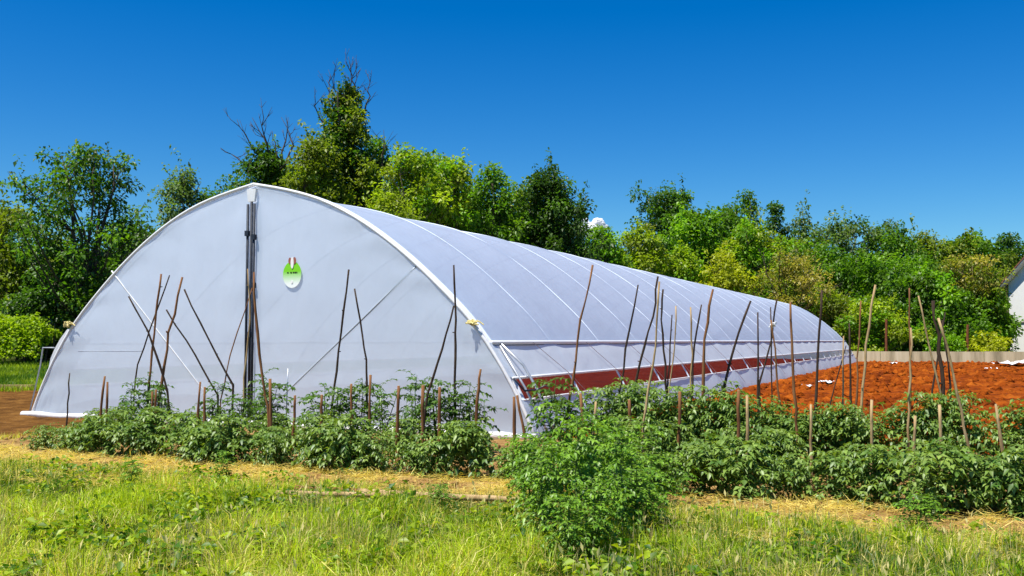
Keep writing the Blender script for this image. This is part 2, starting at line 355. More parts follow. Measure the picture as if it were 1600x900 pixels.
def arch(v, off, r_, name, mat):
    cc = [T(s * (1 + off / 5.3), v, h + off * (h / 4.2)) for s, h in full]
    return MB().tube(cc, r_, 7).build(name, mat, gh, True)
for k in range(1, BAYS + 1): arch(LEN * k / BAYS, -0.012, 0.019, 'arch', M['arch'])
arch(-0.03, 0.010, 0.028, 'front_arch', M['film_edge']); arch(0.14, 0.0, 0.030, 'front_arch', M['arch']); arch(0.055, 0.010, 0.016, 'film_clamp_strip', M['film_edge'])
MB().tube([T(0, LEN * k / 10 + (0.1 if k == 0 else 0), 4.155) for k in range(11)], 0.024, 7).build('ridge_pole', M['arch'], gh, True)
# gable sheets, left and right of the door posts, and the far end
def gv(u, h): return 0.012 + 0.02 * noise.noise((u * 0.35, h * 0.3, 1.7)) + 0.012 * noise.noise((u * 1.1, h * 0.6, 5.0))
def gable(u0f, u1f, name, v, hmin=0.0, hmax=4.16, bulge=0.05):
    rows = []
    for i in range(57):
        h = hmin + (hmax - hmin) * i / 56; s = prof_at(h) if h <= 4.2 else 0; u0, u1 = u0f(s), u1f(s); r = []
        for j in range(41):
            u = u0 + (u1 - u0) * j / 40; k = math.sin(math.pi * j / 40) * math.sin(math.pi * min(1, i / 52))
            e = max(0.0, s - abs(u)); fold = 0.014 * math.exp(-e / 0.45) * min(1, e / 0.08) * math.sin(10 * h + 4 * noise.noise((u, h, 8))) + 0.012 * math.exp(-abs(u) / 0.35) * math.sin(7 * h + 3 * noise.noise((u * 2, h, 3))) * min(1, abs(u) / 0.2)
            r.append(T(u, v + k * gv(u, h) + fold, h))
        rows.append(r)
    return MB().grid(rows).build(name, M['film_gable'], gh, True)
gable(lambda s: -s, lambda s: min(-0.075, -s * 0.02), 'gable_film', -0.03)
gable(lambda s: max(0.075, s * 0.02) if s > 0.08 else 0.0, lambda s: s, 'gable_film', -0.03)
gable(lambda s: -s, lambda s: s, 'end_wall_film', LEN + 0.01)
gable(lambda s: -0.16, lambda s: 0.16, 'door_lining_film', 0.03, 0.0, 3.9, 0.0)
MB().prism([T(-0.10, -0.085, 4.12), T(0.10, -0.085, 4.12), T(0.07, -0.085, 3.90), T(-0.07, -0.085, 3.90)][::-1], A * 0.05).build('apex_plate', M['film_edge'], gh)
for u, top in ((-0.085, 3.86), (-0.005, 3.9), (0.055, 3.86)):
    p = MB().tube([T(u - 0.0, -0.062, 0.02), T(u, -0.062, top)], 0.023, 8).build('door_post', M['darksteel'], gh, True)
    for h in ((3.35,) if u < -0.05 else (3.28, 2.45) if u > 0.05 else (1.6,)):
        MB().box(T(u + 0.005, -0.072, h), G * 0.036, A * 0.034, Vector((0, 0, 0.045))).build('clamp', M['darksteel'], p)
# diagonal braces: left one coloured white as if lit, right one grey as if shaded
def on_film(u0, h0, u1, h1, n, out): return [T(u0 + (u1 - u0) * k / n, -0.03 + gv(u0 + (u1 - u0) * k / n, h0 + (h1 - h0) * k / n) - out, h0 + (h1 - h0) * k / n) for k in range(n + 1)]
MB().tube(on_film(-3.30, 2.80, -0.75, 0.35, 30, -0.006), 0.014, 7).build('gable_brace', M['film_edge'], gh, True)
MB().tube(on_film(3.26, 2.68, 0.45, 0.38, 30, -0.008), 0.017, 7).build('gable_brace', M['brace'], gh, True)
# rolled film along the foot of the gable
rb = [T(-5.5 + 10.85 * k / 40, -0.10 + 0.05 * noise.noise((k * 0.5, 0, 0)), 0.075 + 0.04 * noise.noise((k * 0.4, 3, 0))) for k in range(41)]
MB().tube(rb, [0.055 + 0.03 * noise.noise((k * 0.7, 7, 0)) for k in range(41)], 8).build('film_roll', M['film_edge'], gh, True)
# seam line across the left sheet
MB().tube(on_film(-4.12, 1.30, -2.5, 1.31, 24, 0.001), 0.005, 5).build('seam', M['brace'], gh)
# corner struts and winch rod at both feet
for sd in (1, -1):
    MB().tube([T(sd * 4.56, 0.35, 1.46), T(sd * 4.90, 0.48, 1.12), T(sd * 5.12, 0.50, 0.75), T(sd * 5.5, 0.42, 0.0)], 0.022, 7).build('corner_strut', M['galv'], gh, True)
    MB().tube([T(sd * 4.62, 0.22, 1.42), T(sd * 5.02, 0.24, 0.80), T(sd * 5.44, 0.30, 0.0)], 0.018, 7).build('corner_strut', M['galv'], gh, True)
    wr = MB().tube([T(sd * 4.95, 0.0, 0.93), T(sd * 5.08, 0.12, 0.74), T(sd * 5.12, 0.62, 0.74)], 0.016, 6).build('winch_rod', M['darksteel'], gh, True)
    MB().tube([T(sd * 5.12, 0.50, 0.74), T(sd * 5.20, 0.62, 0.80), T(sd * 5.32, 0.62, 0.78)], 0.014, 6).build('crank', M['blackpipe'], wr, True)
# loose film tails on the left side wall
MB().grid([[T(-4.45 - 0.11 * j - 0.12 * math.sin(j * 0.7) - 0.10 * noise.noise((i * 0.6, j, 2)), 0.0 + i * 0.06, 1.72 - 0.19 * j + 0.06 * noise.noise((i, j * 0.8, 4))) for j in range(7)] for i in range(9)]).build('loose_film', M['film_edge'], gh, True)
for (c, sd) in ((T(4.30, -0.11, 1.76), 1), (T(-4.32, -0.11, 1.80), -1)):
    kb = MB()
    for i in range(9):
        a = [c + Vector((rng.normal() * 0.045, rng.normal() * 0.03, rng.normal() * 0.03)) for _ in range(4)]
        kb.tube([a[0], a[1], a[2], a[3], a[0]], 0.014, 5)
    kb.tube([c, c + G * 0.12 + Vector((0, 0, 0.035)), c + G * 0.2 - Vector((0, 0, 0.02))], 0.01, 5)
    kb.build('rope_tie', M['rope'], gh)
MB().tube([T(-4.85, 0.05, 1.36), T(-5.16, 0.05, 1.36), T(-5.22, 0.05, 1.0), T(-5.50, 0.03, -0.05)], 0.013, 6).build('side_frame', M['brace'], gh, True)
# guy strings over the side flap
for k in range(1, 12):
    v = 2.57 * k - 1.0
    MB().tube([T(prof_at(RAILH) + 0.08, v, RAILH), T(prof_at(FLAPH) + 0.09, v + 0.75, FLAPH), T(prof_at(0.3) + 0.10, v + 1.6, 0.25)], 0.006, 4).build('flap_string', M['galv'], gh)
# oval sticker
sc = T(0.87, -0.055, 2.61)
def oval(c, rx, rz, n=32): return [c + G * (rx * math.cos(2 * math.pi * k / n)) + Vector((0, 0, rz * math.sin(2 * math.pi * k / n))) for k in range(n)]
stk = MB().prism(oval(sc, 0.19, 0.225), A * -0.004).build('sticker', M['sticker'], gh)
stk['label'] = 'oval bright green sticker fading to white'
q = sc - A * 0.007
for dx, w_ in ((-0.085, 0.028), (-0.02, 0.03), (0.03, 0.024), (0.068, 0.03), (0.10, 0.016)):
    MB().box(q + G * dx + Vector((0, 0, 0.035)), G * w_ * 0.5, A * 0.002, Vector((0, 0, 0.011))).build('lettering', M['black'], stk)
for dx, dz, rx, rz, mm in ((-0.045, 0.235, 0.03, 0.055, 'emb_r'), (0.05, 0.235, 0.035, 0.06, 'emb_r'), (0.005, 0.20, 0.032, 0.10, 'emb_w')):
    MB().prism(oval(q + G * dx + Vector((0, 0, dz)) - A * (0.003 if mm == 'emb_w' else 0), rx, rz, 16), A * -0.003).build('emblem', M[mm], stk)
MB().prism(oval(q + Vector((0, 0, -0.125)), 0.022, 0.03, 14), A * -0.003).build('emblem', M['emb_w'], stk)

# ------------------------------------------------------------------ leaves
def rand_dirs(n):
    d = rng.normal(size=(n, 3)); return d / np.linalg.norm(d, axis=1, keepdims=True)
def leaf_cards(P, D, L, Wd, cols, droop=0.25):
    """folded pointed leaves: P base, D direction, L length, Wd half width"""
    n = len(P); up = rand_dirs(n) * 0.6 + np.array([0, 0, 1.0])
    side = np.cross(D, up); side /= np.linalg.norm(side, axis=1, keepdims=True) + 1e-9
    nor = np.cross(side, D)
    L = L[:, None]; Wd = Wd[:, None]
    mid = P + D * L * 0.45; tip = P + D * L - np.array([0, 0, 1]) * L * droop
    l = mid + side * Wd + nor * Wd * 0.35; r = mid - side * Wd + nor * Wd * 0.35
    V = np.stack([P, r, tip, l], 1).reshape(-1, 3)
    b = np.arange(n)[:, None] * 4
    F = np.concatenate([b + np.array([[0, 1, 2]]), b + np.array([[0, 2, 3]])], 1).reshape(-1, 3)
    return V, F, np.repeat(cols, 4, axis=0)

# ------------------------------------------------------------------ trees
C_MID = ((0.063, 0.167, 0.011), (0.138, 0.253, 0.016)); C_LIME = ((0.212, 0.317, 0.013), (0.356, 0.437, 0.021))
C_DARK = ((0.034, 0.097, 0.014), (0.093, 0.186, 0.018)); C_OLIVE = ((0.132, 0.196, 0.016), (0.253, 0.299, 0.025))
C_GREY = ((0.109, 0.186, 0.054), (0.186, 0.265, 0.085)); C_YEL = ((0.345, 0.391, 0.016), (0.483, 0.483, 0.025)); C_TAN = ((0.297, 0.27, 0.047), (0.459, 0.378, 0.081))
C_FRESH = ((0.115, 0.276, 0.011), (0.218, 0.38, 0.018))
def tree(px, Y, topy, wpx, col, label, shape='round', nclump=70, lpc=90, leaf=0.16, cb=0.25, clump=0.55, bark='bark', bare=None, name='broadleaf_tree', cat='tree', group='trees of the wood edge', lean=0.0, trunk_r=None, forks=3, col2=None, mix2=0.0, base=None):
    top = on_plane_y(px, topy, Y); bx, by = top.x - lean, Y; bz = ter(bx, by) if base is None else base
    H = top.z - bz; Rm = wpx / 2 / FPX * Y * 1.25; nclump = int(nclump * 1.65); lpc = int(lpc * 1.05); clump *= 1.1
    root = empty(name, (bx, by, bz)); tag(root, label, cat, group)
    tr = trunk_r or (0.035 + 0.017 * H)
    # limbs
    tb = MB(); limbs = []
    for k in range(forks):
        a = 2 * math.pi * (k + rng.random() * 0.6) / forks; rr = Rm * (0.15 + 0.35 * rng.random()) if forks > 1 else 0.1
        hh = H * (0.80 + 0.12 * rng.random()); pts = []
        for i in range(9):
            t = i / 8; e = t ** 1.4
            pts.append(Vector((lean * t + math.cos(a) * rr * e + 0.12 * rng.normal() * t, math.sin(a) * rr * e + 0.12 * rng.normal() * t, hh * t - 0.15 * (i == 0))))
        limbs.append(pts); tb.tube(pts, [max(0.012, tr * (1.15 if i == 0 else 1) * (1 - 0.92 * (i / 8)) * (1.0 if k == 0 else 0.75)) for i in range(9)], 7)
    # clump centres
    Cs = []
    tries = 0
    while len(Cs) < nclump and tries < 6000:
        tries += 1; t = cb + (1 - cb) * rng.random(); a = rng.random() * 6.283; z = (t - cb) / (1 - cb)
        if shape == 'round': env = math.sqrt(max(0, 1 - (2 * z - 0.85) ** 2 / 1.35))
        elif shape == 'column': env = min(1, (1 - z) * 3.2 + 0.1) * (0.78 + 0.22 * math.sin(z * 9 + px))
        elif shape == 'cone': env = max(0.08, 1 - z) ** 0.8
        elif shape == 'vase': env = 0.35 + 0.65 * math.sin(min(1, z * 1.15) * math.pi * 0.62)
        else: env = math.sqrt(max(0, 1 - (2 * z - 1) ** 2))
        nz = 0.72 + 0.95 * noise.noise((math.cos(a) * 1.7 + px * 0.13, math.sin(a) * 1.7, z * 3.6)); nz *= 1.25 if rng.random() < 0.10 else 1.0
        r = Rm * env * max(0.25, nz) * rng.random() ** 0.42
        c = np.array([lean * t + math.cos(a) * r, math.sin(a) * r, t * H - clump * 0.35])
        if any(np.sum((c - d) ** 2) < (clump * 0.55) ** 2 for d in Cs): continue
        Cs.append(c)
    for c in Cs:
        cv = Vector(c)
        def cost(p): hz = math.hypot(p.x - cv.x, p.y - cv.y); return (p - cv).length + 4 * max(0, p.z - (cv.z - 0.7 * hz))
        s = min((lm[i] for lm in limbs for i in range(1, 9)), key=cost)
        m_ = s.lerp(cv, 0.5) + Vector((0, 0, -0.06 * (cv - s).length)) + Vector(rng.normal(size=3) * 0.08)
        d = (cv - s).length; r0 = min(tr * 0.3, 0.012 + 0.010 * d)
        tb.tube([s, m_, cv, cv + (cv - m_) * 0.25 + Vector((0, 0, clump * 0.3))], [r0, r0 * 0.7, r0 * 0.4, 0.006], 5, False)
    tb.build('trunk', M[bark], root, True, origin=(0, 0, 0))
    # bare branches rising out of the crown
    if bare:
        bb = MB()
        for (x0, y0, x1, y1, nt_) in bare:
            p0 = on_plane_y(x0, y0, Y) - root.location; p1 = on_plane_y(x1, y1, Y) - root.location
            p0.y += rng.normal() * 0.3; p1.y = p0.y + rng.normal() * 0.5; L = (p1 - p0).length; pts = []
            bend = Vector((rng.normal(), 0, 0)) * 0.06 * L
            for i in range(8):
                t = i / 7; pts.append(p0.lerp(p1, t) + bend * math.sin(t * math.pi) + Vector(rng.normal(size=3)) * 0.02 * L * (0 < i < 7))
            bb.tube(pts, [0.055 * (1 - t / 7) + 0.012 for t in range(8)], 5)
            for j in range(nt_):
                i = rng.integers(2, 7); s = pts[i]; dr = (pts[i + 1] - pts[i]).normalized() + Vector((rng.normal() * 0.7, rng.normal() * 0.5, 0.15)); dr.normalize()
                ll = L * (0.18 + 0.2 * rng.random()); e = s + dr * ll
                bb.tube([s, s.lerp(e, 0.5) + Vector(rng.normal(size=3)) * 0.04 * ll, e + Vector((0, 0, 0.15 * ll))], [0.024, 0.016, 0.008], 4)
                for j2 in range(2):
                    s2 = s.lerp(e, 0.5 + 0.3 * rng.random()); d2 = (dr + Vector((rng.normal() * 0.8, rng.normal() * 0.4, 0.2))).normalized()
                    bb.tube([s2, s2 + d2 * ll * 0.4], [0.013, 0.006], 4)
        bb.build('bare_branches', M['bark'], root, True, origin=(0, 0, 0))
    # leaves
    n = len(Cs) * lpc; ci = np.repeat(np.arange(len(Cs)), lpc); C = np.array(Cs)
    sq = rng.uniform(0.7, 1.35, (len(Cs), 3)) * np.array([1, 1, 0.72])
    d = rand_dirs(n); rad = rng.random(n) ** 0.5
    P = C[ci] + d * rad[:, None] * clump * sq[ci]
    P[:, 2] = np.maximum(P[:, 2], 0.15)
    # loose sprays that break the outline
    ns = max(8, len(Cs) // 6); src = rng.integers(0, len(Cs), ns); sd_ = C[src] - np.array([lean * 0.7, 0, H * 0.5]); sd_ /= np.linalg.norm(sd_, axis=1, keepdims=True); sd_ = sd_ * 0.6 + np.array([0, 0, 0.55]) + rng.normal(0, 0.3, (ns, 3))
    ks = max(14, lpc // 4); si = np.repeat(np.arange(ns), ks); q = np.tile(np.linspace(0.2, 1, ks) ** 0.8, ns) * clump * 1.7
    P2 = C[src][si] + sd_[si] * q[:, None] + rng.normal(0, clump * 0.13, (ns * ks, 3)); P2[:, 2] = np.maximum(P2[:, 2], 0.15)
    P = np.concatenate([P, P2]); ci = np.concatenate([ci, src[si]]); d = np.concatenate([d, rand_dirs(ns * ks)]); n = len(P)
    D = d * 0.8 + rand_dirs(n) * 0.8 + np.array([0, 0, -0.1]); D /= np.linalg.norm(D, axis=1, keepdims=True)
    c0, c1 = np.array(col[0]), np.array(col[1]); k = np.clip(rng.random(len(Cs))[ci] * 0.65 + rng.random(n) * 0.35, 0, 1)[:, None]
    cc = (c0 * (1 - k) + c1 * k)
    if col2 is not None:
        m2 = (rng.random(len(Cs)) < mix2)[ci][:, None]; cc = np.where(m2, np.array(col2[0]) * (1 - k) + np.array(col2[1]) * k, cc)
    cc = cc * rng.uniform(0.86, 1.14, (n, 1)) * rng.uniform(0.62, 1.25, (len(Cs), 1))[ci]
    L = leaf * 1.2 * rng.uniform(0.6, 1.3, n)
    V, F, K = leaf_cards(P, D, L, L * rng.uniform(0.26, 0.42, n), cc)
    tag(link('crown', fast_mesh('crown', V, F, K), M['leaf'], root), kind='stuff')
    return root

# left of the tunnel
tree(132, 40, 222, 205, C_DARK, 'open spreading tree with wispy crown and several slender stems left of the tunnel', 'round', 100, 62, 0.15, 0.22, 0.50, forks=6, trunk_r=0.2, lean=-0.3, col2=C_MID, mix2=0.45)
tree(25, 43, 318, 130, C_OLIVE, 'olive green low tree beside the open wispy tree', 'round', 70, 80, 0.16, 0.1, 0.6, forks=3, col2=C_LIME, mix2=0.3)
tree(-70, 44, 290, 150, C_MID, 'mid green tree standing at the open end of the hedge', 'round', 60, 80, 0.17, 0.15, 0.65)
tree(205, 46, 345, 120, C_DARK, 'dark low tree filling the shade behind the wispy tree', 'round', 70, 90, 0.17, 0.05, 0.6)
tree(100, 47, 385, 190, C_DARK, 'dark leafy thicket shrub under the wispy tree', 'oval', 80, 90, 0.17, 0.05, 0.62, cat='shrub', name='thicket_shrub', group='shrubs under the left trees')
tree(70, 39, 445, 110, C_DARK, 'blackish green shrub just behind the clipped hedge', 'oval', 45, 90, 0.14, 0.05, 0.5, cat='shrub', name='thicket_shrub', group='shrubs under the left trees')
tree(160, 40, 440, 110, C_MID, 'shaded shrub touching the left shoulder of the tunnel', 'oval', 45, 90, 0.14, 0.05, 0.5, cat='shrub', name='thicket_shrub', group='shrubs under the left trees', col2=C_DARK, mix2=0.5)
tree(287, 50, 262, 95, C_GREY, 'grey green feathery tree between the wispy tree and the dead topped tree', 'round', 60, 70, 0.15, 0.2, 0.5)
tree(330, 52, 288, 90, C_MID, 'small mid green tree beside the feathery grey green tree', 'round', 50, 80, 0.16, 0.2, 0.5)
# behind the ridge
tree(410, 51, 226, 120, C_DARK, 'tree with dead bare branches rising out of a leafy dark base', 'round', 75, 85, 0.17, 0.3, 0.55, bare=[(430, 270, 372, 188, 4), (425, 260, 392, 182, 4), (432, 265, 418, 178, 4), (436, 262, 447, 180, 4), (440, 265, 432, 176, 3), (400, 270, 342, 232, 4), (438, 270, 425, 205, 3)], col2=C_MID, mix2=0.35)
tree(543, 53, 128, 122, C_DARK, 'tallest tree, ivy clad column with bare twigs sticking out of its top', 'column', 190, 88, 0.17, 0.15, 0.55, forks=2, bare=[(540, 200, 545, 90, 6), (545, 190, 553, 97, 5), (525, 200, 508, 108, 5), (510, 210, 492, 150, 4), (560, 200, 572, 112, 5), (535, 200, 527, 120, 5), (590, 300, 598, 200, 4), (555, 200, 562, 105, 4)], col2=C_OLIVE, mix2=0.42, name='ivy_clad_tree')
tree(488, 50, 215, 100, C_OLIVE, 'olive green tree leaning on the left flank of the ivy clad tree', 'round', 80, 85, 0.17, 0.2, 0.55, col2=C_LIME, mix2=0.3)
tree(640, 50, 228, 110, C_LIME, 'lime green tree just right of the ivy clad tree', 'round', 85, 75, 0.18, 0.2, 0.55, col2=C_FRESH, mix2=0.3)
tree(700, 52, 245, 95, C_FRESH, 'fresh yellow green tree between the lime tree and the round one', 'round', 70, 80, 0.18, 0.2, 0.55, col2=C_LIME, mix2=0.5)
tree(600, 47, 300, 110, C_LIME, 'low bright shrub at the foot of the ivy clad tree', 'oval', 60, 80, 0.17, 0.1, 0.55, name='shrub', cat='shrub', col2=C_OLIVE, mix2=0.3)
tree(768, 55, 256, 88, C_FRESH, 'rounded green tree left of the dark dense tree', 'round', 80, 85, 0.18, 0.2, 0.55, col2=C_MID, mix2=0.5)
tree(735, 60, 285, 90, C_MID, 'mid green tree half hidden behind the rounded tree', 'round', 60, 80, 0.2, 0.2, 0.6)
tree(860, 57, 262, 108, C_DARK, 'dark dense upright tree beside the gap with the small cloud', 'round', 130, 95, 0.19, 0.1, 0.62, forks=4)
tree(905, 66, 312, 40, C_DARK, 'slim dark sapling hugging the dense upright tree', 'column', 26, 60, 0.18, 0.3, 0.45, forks=1)
tree(450, 58, 245, 120, C_MID, 'green tree filling the gap behind the dead topped tree', 'round', 60, 80, 0.19, 0.2, 0.65, col2=C_OLIVE, mix2=0.3)
tree(668, 58, 240, 130, C_FRESH, 'fresh green tree behind the lime green tree', 'round', 70, 80, 0.2, 0.2, 0.65, col2=C_LIME, mix2=0.5)
tree(812, 62, 292, 90, C_OLIVE, 'olive tree between the rounded tree and the dark dense tree', 'round', 50, 80, 0.2, 0.2, 0.6, col2=C_LIME, mix2=0.3)
tree(590, 58, 215, 70, C_MID, 'slim green tree on the right flank of the ivy clad tree', 'round', 50, 75, 0.18, 0.3, 0.55, col2=C_OLIVE, mix2=0.4)
# right hand wood edge
tree(1165, 80, 350, 120, C_FRESH, 'fresh green tree spreading below the ragged narrow tree', 'round', 70, 80, 0.25, 0.1, 0.8, col2=C_LIME, mix2=0.35)
tree(1345, 80, 395, 130, C_FRESH, 'full green tree below the feathery tree', 'round', 75, 80, 0.25, 0.1, 0.8, col2=C_MID, mix2=0.5)
tree(1420, 82, 398, 120, C_MID, 'broad green tree below the soft olive crown', 'round', 75, 80, 0.25, 0.1, 0.8, col2=C_FRESH, mix2=0.3)
tree(1250, 86, 372, 110, C_OLIVE, 'yellowish tree below the lone bluish treetop', 'round', 65, 80, 0.25, 0.1, 0.8, col2=C_FRESH, mix2=0.4)
tree(945, 74, 352, 80, C_FRESH, 'light green tree right of the small cloud', 'round', 60, 80, 0.24, 0.1, 0.7)
tree(1000, 76, 350, 90, C_LIME, 'lime tree above the tunnel ridge next to the tall dark crown', 'round', 60, 80, 0.24, 0.1, 0.75, col2=C_OLIVE, mix2=0.4)
tree(1038, 90, 298, 82, C_DARK, 'dark umbrella crown standing above the lime trees', 'vase', 60, 80, 0.26, 0.45, 0.75, col2=C_MID, mix2=0.2)
tree(1080, 82, 330, 110, C_FRESH, 'broad yellow green tree under the dark umbrella crown', 'round', 85, 85, 0.26, 0.1, 0.8, col2=C_MID, mix2=0.3)
tree(1135, 86, 322, 100, C_MID, 'tall mid green tree behind the yellow bush', 'round', 75, 85, 0.26, 0.15, 0.8)
tree(1165, 92, 293, 55, C_MID, 'narrow tree with a ragged top poking above the wood', 'column', 45, 60, 0.26, 0.4, 0.65, col2=C_GREY, mix2=0.3)
tree(1210, 90, 312, 45, C_DARK, 'thin dark treetop next to the ragged narrow tree', 'column', 32, 60, 0.26, 0.4, 0.6)
tree(1253, 92, 320, 42, C_GREY, 'lone bluish feathery treetop above the olive thicket', 'column', 34, 45, 0.24, 0.45, 0.6)
tree(1195, 84, 365, 110, C_OLIVE, 'olive tree behind the dry tan thicket', 'round', 75, 85, 0.26, 0.1, 0.8, col2=C_MID, mix2=0.3)
tree(1320, 90, 340, 120, C_GREY, 'feathery tree with loose spreading top over the wood', 'vase', 80, 60, 0.25, 0.35, 0.75, col2=C_DARK, mix2=0.3)
tree(1290, 84, 385, 110, C_MID, 'mid green tree between the tan thicket and the feathery tree', 'round', 70, 85, 0.26, 0.1, 0.8)
tree(1395, 88, 353, 90, C_DARK, 'dark rounded tree in the middle of the right wood', 'round', 75, 85, 0.26, 0.1, 0.8, col2=C_MID, mix2=0.4)
tree(1450, 88, 365, 100, C_OLIVE, 'soft olive crown beside the dark rounded tree', 'round', 75, 85, 0.26, 0.1, 0.8)
tree(1515, 88, 370, 105, C_MID, 'mid green tree with olive patches near the house', 'round', 75, 85, 0.26, 0.1, 0.8, col2=C_OLIVE, mix2=0.4)
tree(1580, 92, 366, 80, C_DARK, 'dark tree behind the white house roof', 'round', 65, 85, 0.26, 0.1, 0.8)
tree(1660, 92, 350, 120, C_MID, 'green tree standing behind the white house', 'round', 65, 85, 0.28, 0.1, 0.85)
tree(1130, 74, 395, 70, C_YEL, 'bright yellow green bush rising over the tunnel roof', 'oval', 55, 85, 0.2, 0.2, 0.6, name='shrub', cat='shrub')
tree(1065, 76, 385, 75, C_LIME, 'lime shrub left of the bright yellow bush', 'oval', 55, 80, 0.22, 0.1, 0.65, name='shrub', cat='shrub', col2=C_FRESH, mix2=0.4)
tree(1235, 73, 398, 120, C_TAN, 'dry tan thicket with bare twigs behind the tunnel end', 'oval', 60, 70, 0.17, 0.1, 0.65, name='dry_thicket', cat='shrub', bark='bark_pale', bare=[(1215, 470, 1190, 395, 5), (1225, 470, 1215, 388, 5), (1240, 470, 1250, 392, 5), (1260, 480, 1320, 440, 5), (1270, 480, 1330, 452, 4), (1250, 470, 1285, 410, 4)], col2=C_OLIVE, mix2=0.45)
tree(1360, 70, 462, 80, C_LIME, 'lime leafed shrub behind the concrete wall by the tunnel end', 'oval', 55, 80, 0.2, 0.05, 0.6, name='shrub', cat='shrub', col2=C_FRESH, mix2=0.3)
tree(1300, 72, 455, 90, C_OLIVE, 'olive shrub peering over the far tunnel shoulder', 'oval', 55, 80, 0.2, 0.05, 0.65, name='shrub', cat='shrub', col2=C_LIME, mix2=0.3)
tree(1440, 72, 425, 110, C_MID, 'deep green broadleaf shrub behind the wall', 'oval', 80, 80, 0.24, 0.05, 0.7, name='shrub', cat='shrub', col2=C_FRESH, mix2=0.25)
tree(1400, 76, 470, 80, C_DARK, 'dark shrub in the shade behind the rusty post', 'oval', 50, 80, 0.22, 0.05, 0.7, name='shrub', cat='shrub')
tree(1518, 71, 400, 80, C_TAN, 'tan twiggy tree with pale stems beside the house', 'vase', 60, 60, 0.18, 0.3, 0.6, bark='bark_pale', forks=6, trunk_r=0.13, col2=C_OLIVE, mix2=0.6)
tree(1500, 70, 455, 90, C_MID, 'green shrub under the tan twiggy tree', 'oval', 65, 80, 0.22, 0.05, 0.62, name='shrub', cat='shrub', col2=C_FRESH, mix2=0.35)
tree(1548, 71, 452, 46, C_FRESH, 'leafy shrub against the corner of the white house', 'oval', 55, 80, 0.22, 0.05, 0.62, name='shrub', cat='shrub', col2=C_MID, mix2=0.5)
tree(1540, 67.5, 520, 70, C_YEL, 'pale yellow low bush just behind the concrete wall', 'oval', 34, 70, 0.17, 0.05, 0.42, name='shrub', cat='shrub')
tree(1480, 67.8, 522, 50, C_FRESH, 'small fresh bush between wall and deep green shrub', 'oval', 28, 70, 0.18, 0.05, 0.45, name='shrub', cat='shrub')
# the rest of the wood reads as one mass
def far_wood():
    V, F, K = [], [], []; off = 0
    n = 42000
    px = rng.uniform(-450, 2100, n); Y = np.where(px < 880, rng.uniform(58, 66, n), rng.uniform(96, 108, n))
    X = (px - 800) / FPX * Y
    hm = np.array([(10.6 if p > 950 else 8.6 if p > 330 else 6.0) + 2.4 * noise.noise((p * 0.011, 0, 3.3)) + 1.6 * noise.noise((p * 0.05, 2, 3.3)) for p in px])
    Z = hm * rng.random(n) ** 0.7 + np.array([ter(x, y) for x, y in zip(X, Y)])
    P = np.stack([X, Y, Z], 1); D = rand_dirs(n); k = rng.random(n)[:, None]
    cc = np.array(C_DARK[1]) * (1 - k) + np.array(C_FRESH[0]) * k
    L = 0.75 * rng.uniform(0.6, 1.3, n)
    V, F, K = leaf_cards(P, D, L, L * 0.45, cc)
    o = link('far_wood', fast_mesh('far_wood', V, F, K), M['leaf']); tag(o, 'dark green mass of woodland behind the single trees', 'wood', None, 'stuff')
far_wood()

# ------------------------------------------------------------------ hedge, bank, edging on the left
def hedge():
    c = on_plane_y(30, 522, 37.0); L0, L1 = on_plane_y(-120, 500, 37).x, on_plane_y(92, 500, 37).x
    z0 = ter(c.x, 37.0); z1 = on_plane_y(30, 499, 37).z; n = 9000
    root = empty('hedge', ((L0 + L1) / 2, 37.0, z0)); tag(root, 'clipped bright green hedge on the meadow bank', 'hedge')
    X = rng.uniform(L0, L1, n); t = rng.random(n)
    top = rng.random(n) < 0.5
    Yy = np.where(top, rng.uniform(36.2, 38.0, n), 36.2 - 0.5 + 0.5 * t ** 2 + rng.normal(0, 0.12, n)); Zz = np.where(top, z1 + rng.normal(0, 0.07, n), z0 + 0.25 + (z1 - z0 - 0.25) * t)
    Zz += np.array([0.34 * noise.noise((x * 0.8, y * 0.5, 1)) + 0.14 * noise.noise((x * 2.6, y, 4)) for x, y in zip(X, Yy)]); Zz = np.where(top, Zz - 0.55 * smooth(L1 - 1.6, L1, X) - 0.5 * np.abs(Yy - 37.1) ** 2, Zz); P = np.stack([X, Yy, Zz], 1) - np.array(root.location)
    D = rand_dirs(n) + np.array([0, -0.5, 0.5]); D /= np.linalg.norm(D, axis=1, keepdims=True); k = rng.random(n)[:, None]
    cc = np.array((0.20, 0.32, 0.012)) * (1 - k) + np.array((0.34, 0.44, 0.018)) * k
    L = rng.uniform(0.09, 0.17, n); V, F, K = leaf_cards(P, D, L, L * 0.4, cc)
    tag(link('foliage', fast_mesh('foliage', V, F, K), M['leaf'], root), kind='stuff')
    m = MB()
    for i in range(14):
        x = L0 + (L1 - L0) * (i + 0.5) / 14; m.tube([(x, 37.1, z0 - 0.1), (x + rng.normal() * 0.1, 37.1, z0 + 0.6), (x + rng.normal() * 0.2, 37.1, z1 - 0.15)], [0.05, 0.04, 0.02], 5)
    m.build('stems', M['bark'], root)
hedge()
e = MB()
e0 = ground_px(-130, 612); e1 = ground_px(52, 612); dd = (e1 - e0).normalized()
e.box((e0 + e1) / 2 + Vector((0, 0, 0.08)), dd * ((e1 - e0).length / 2), Vector((-dd.y, dd.x, 0)) * 0.09, Vector((0, 0, 0.12)))
o = e.build('timber_edging', M['wood_pale'], None, origin=(e0 + e1) / 2); tag(o, 'weathered timber beam edging the meadow left of the tunnel', 'beam')
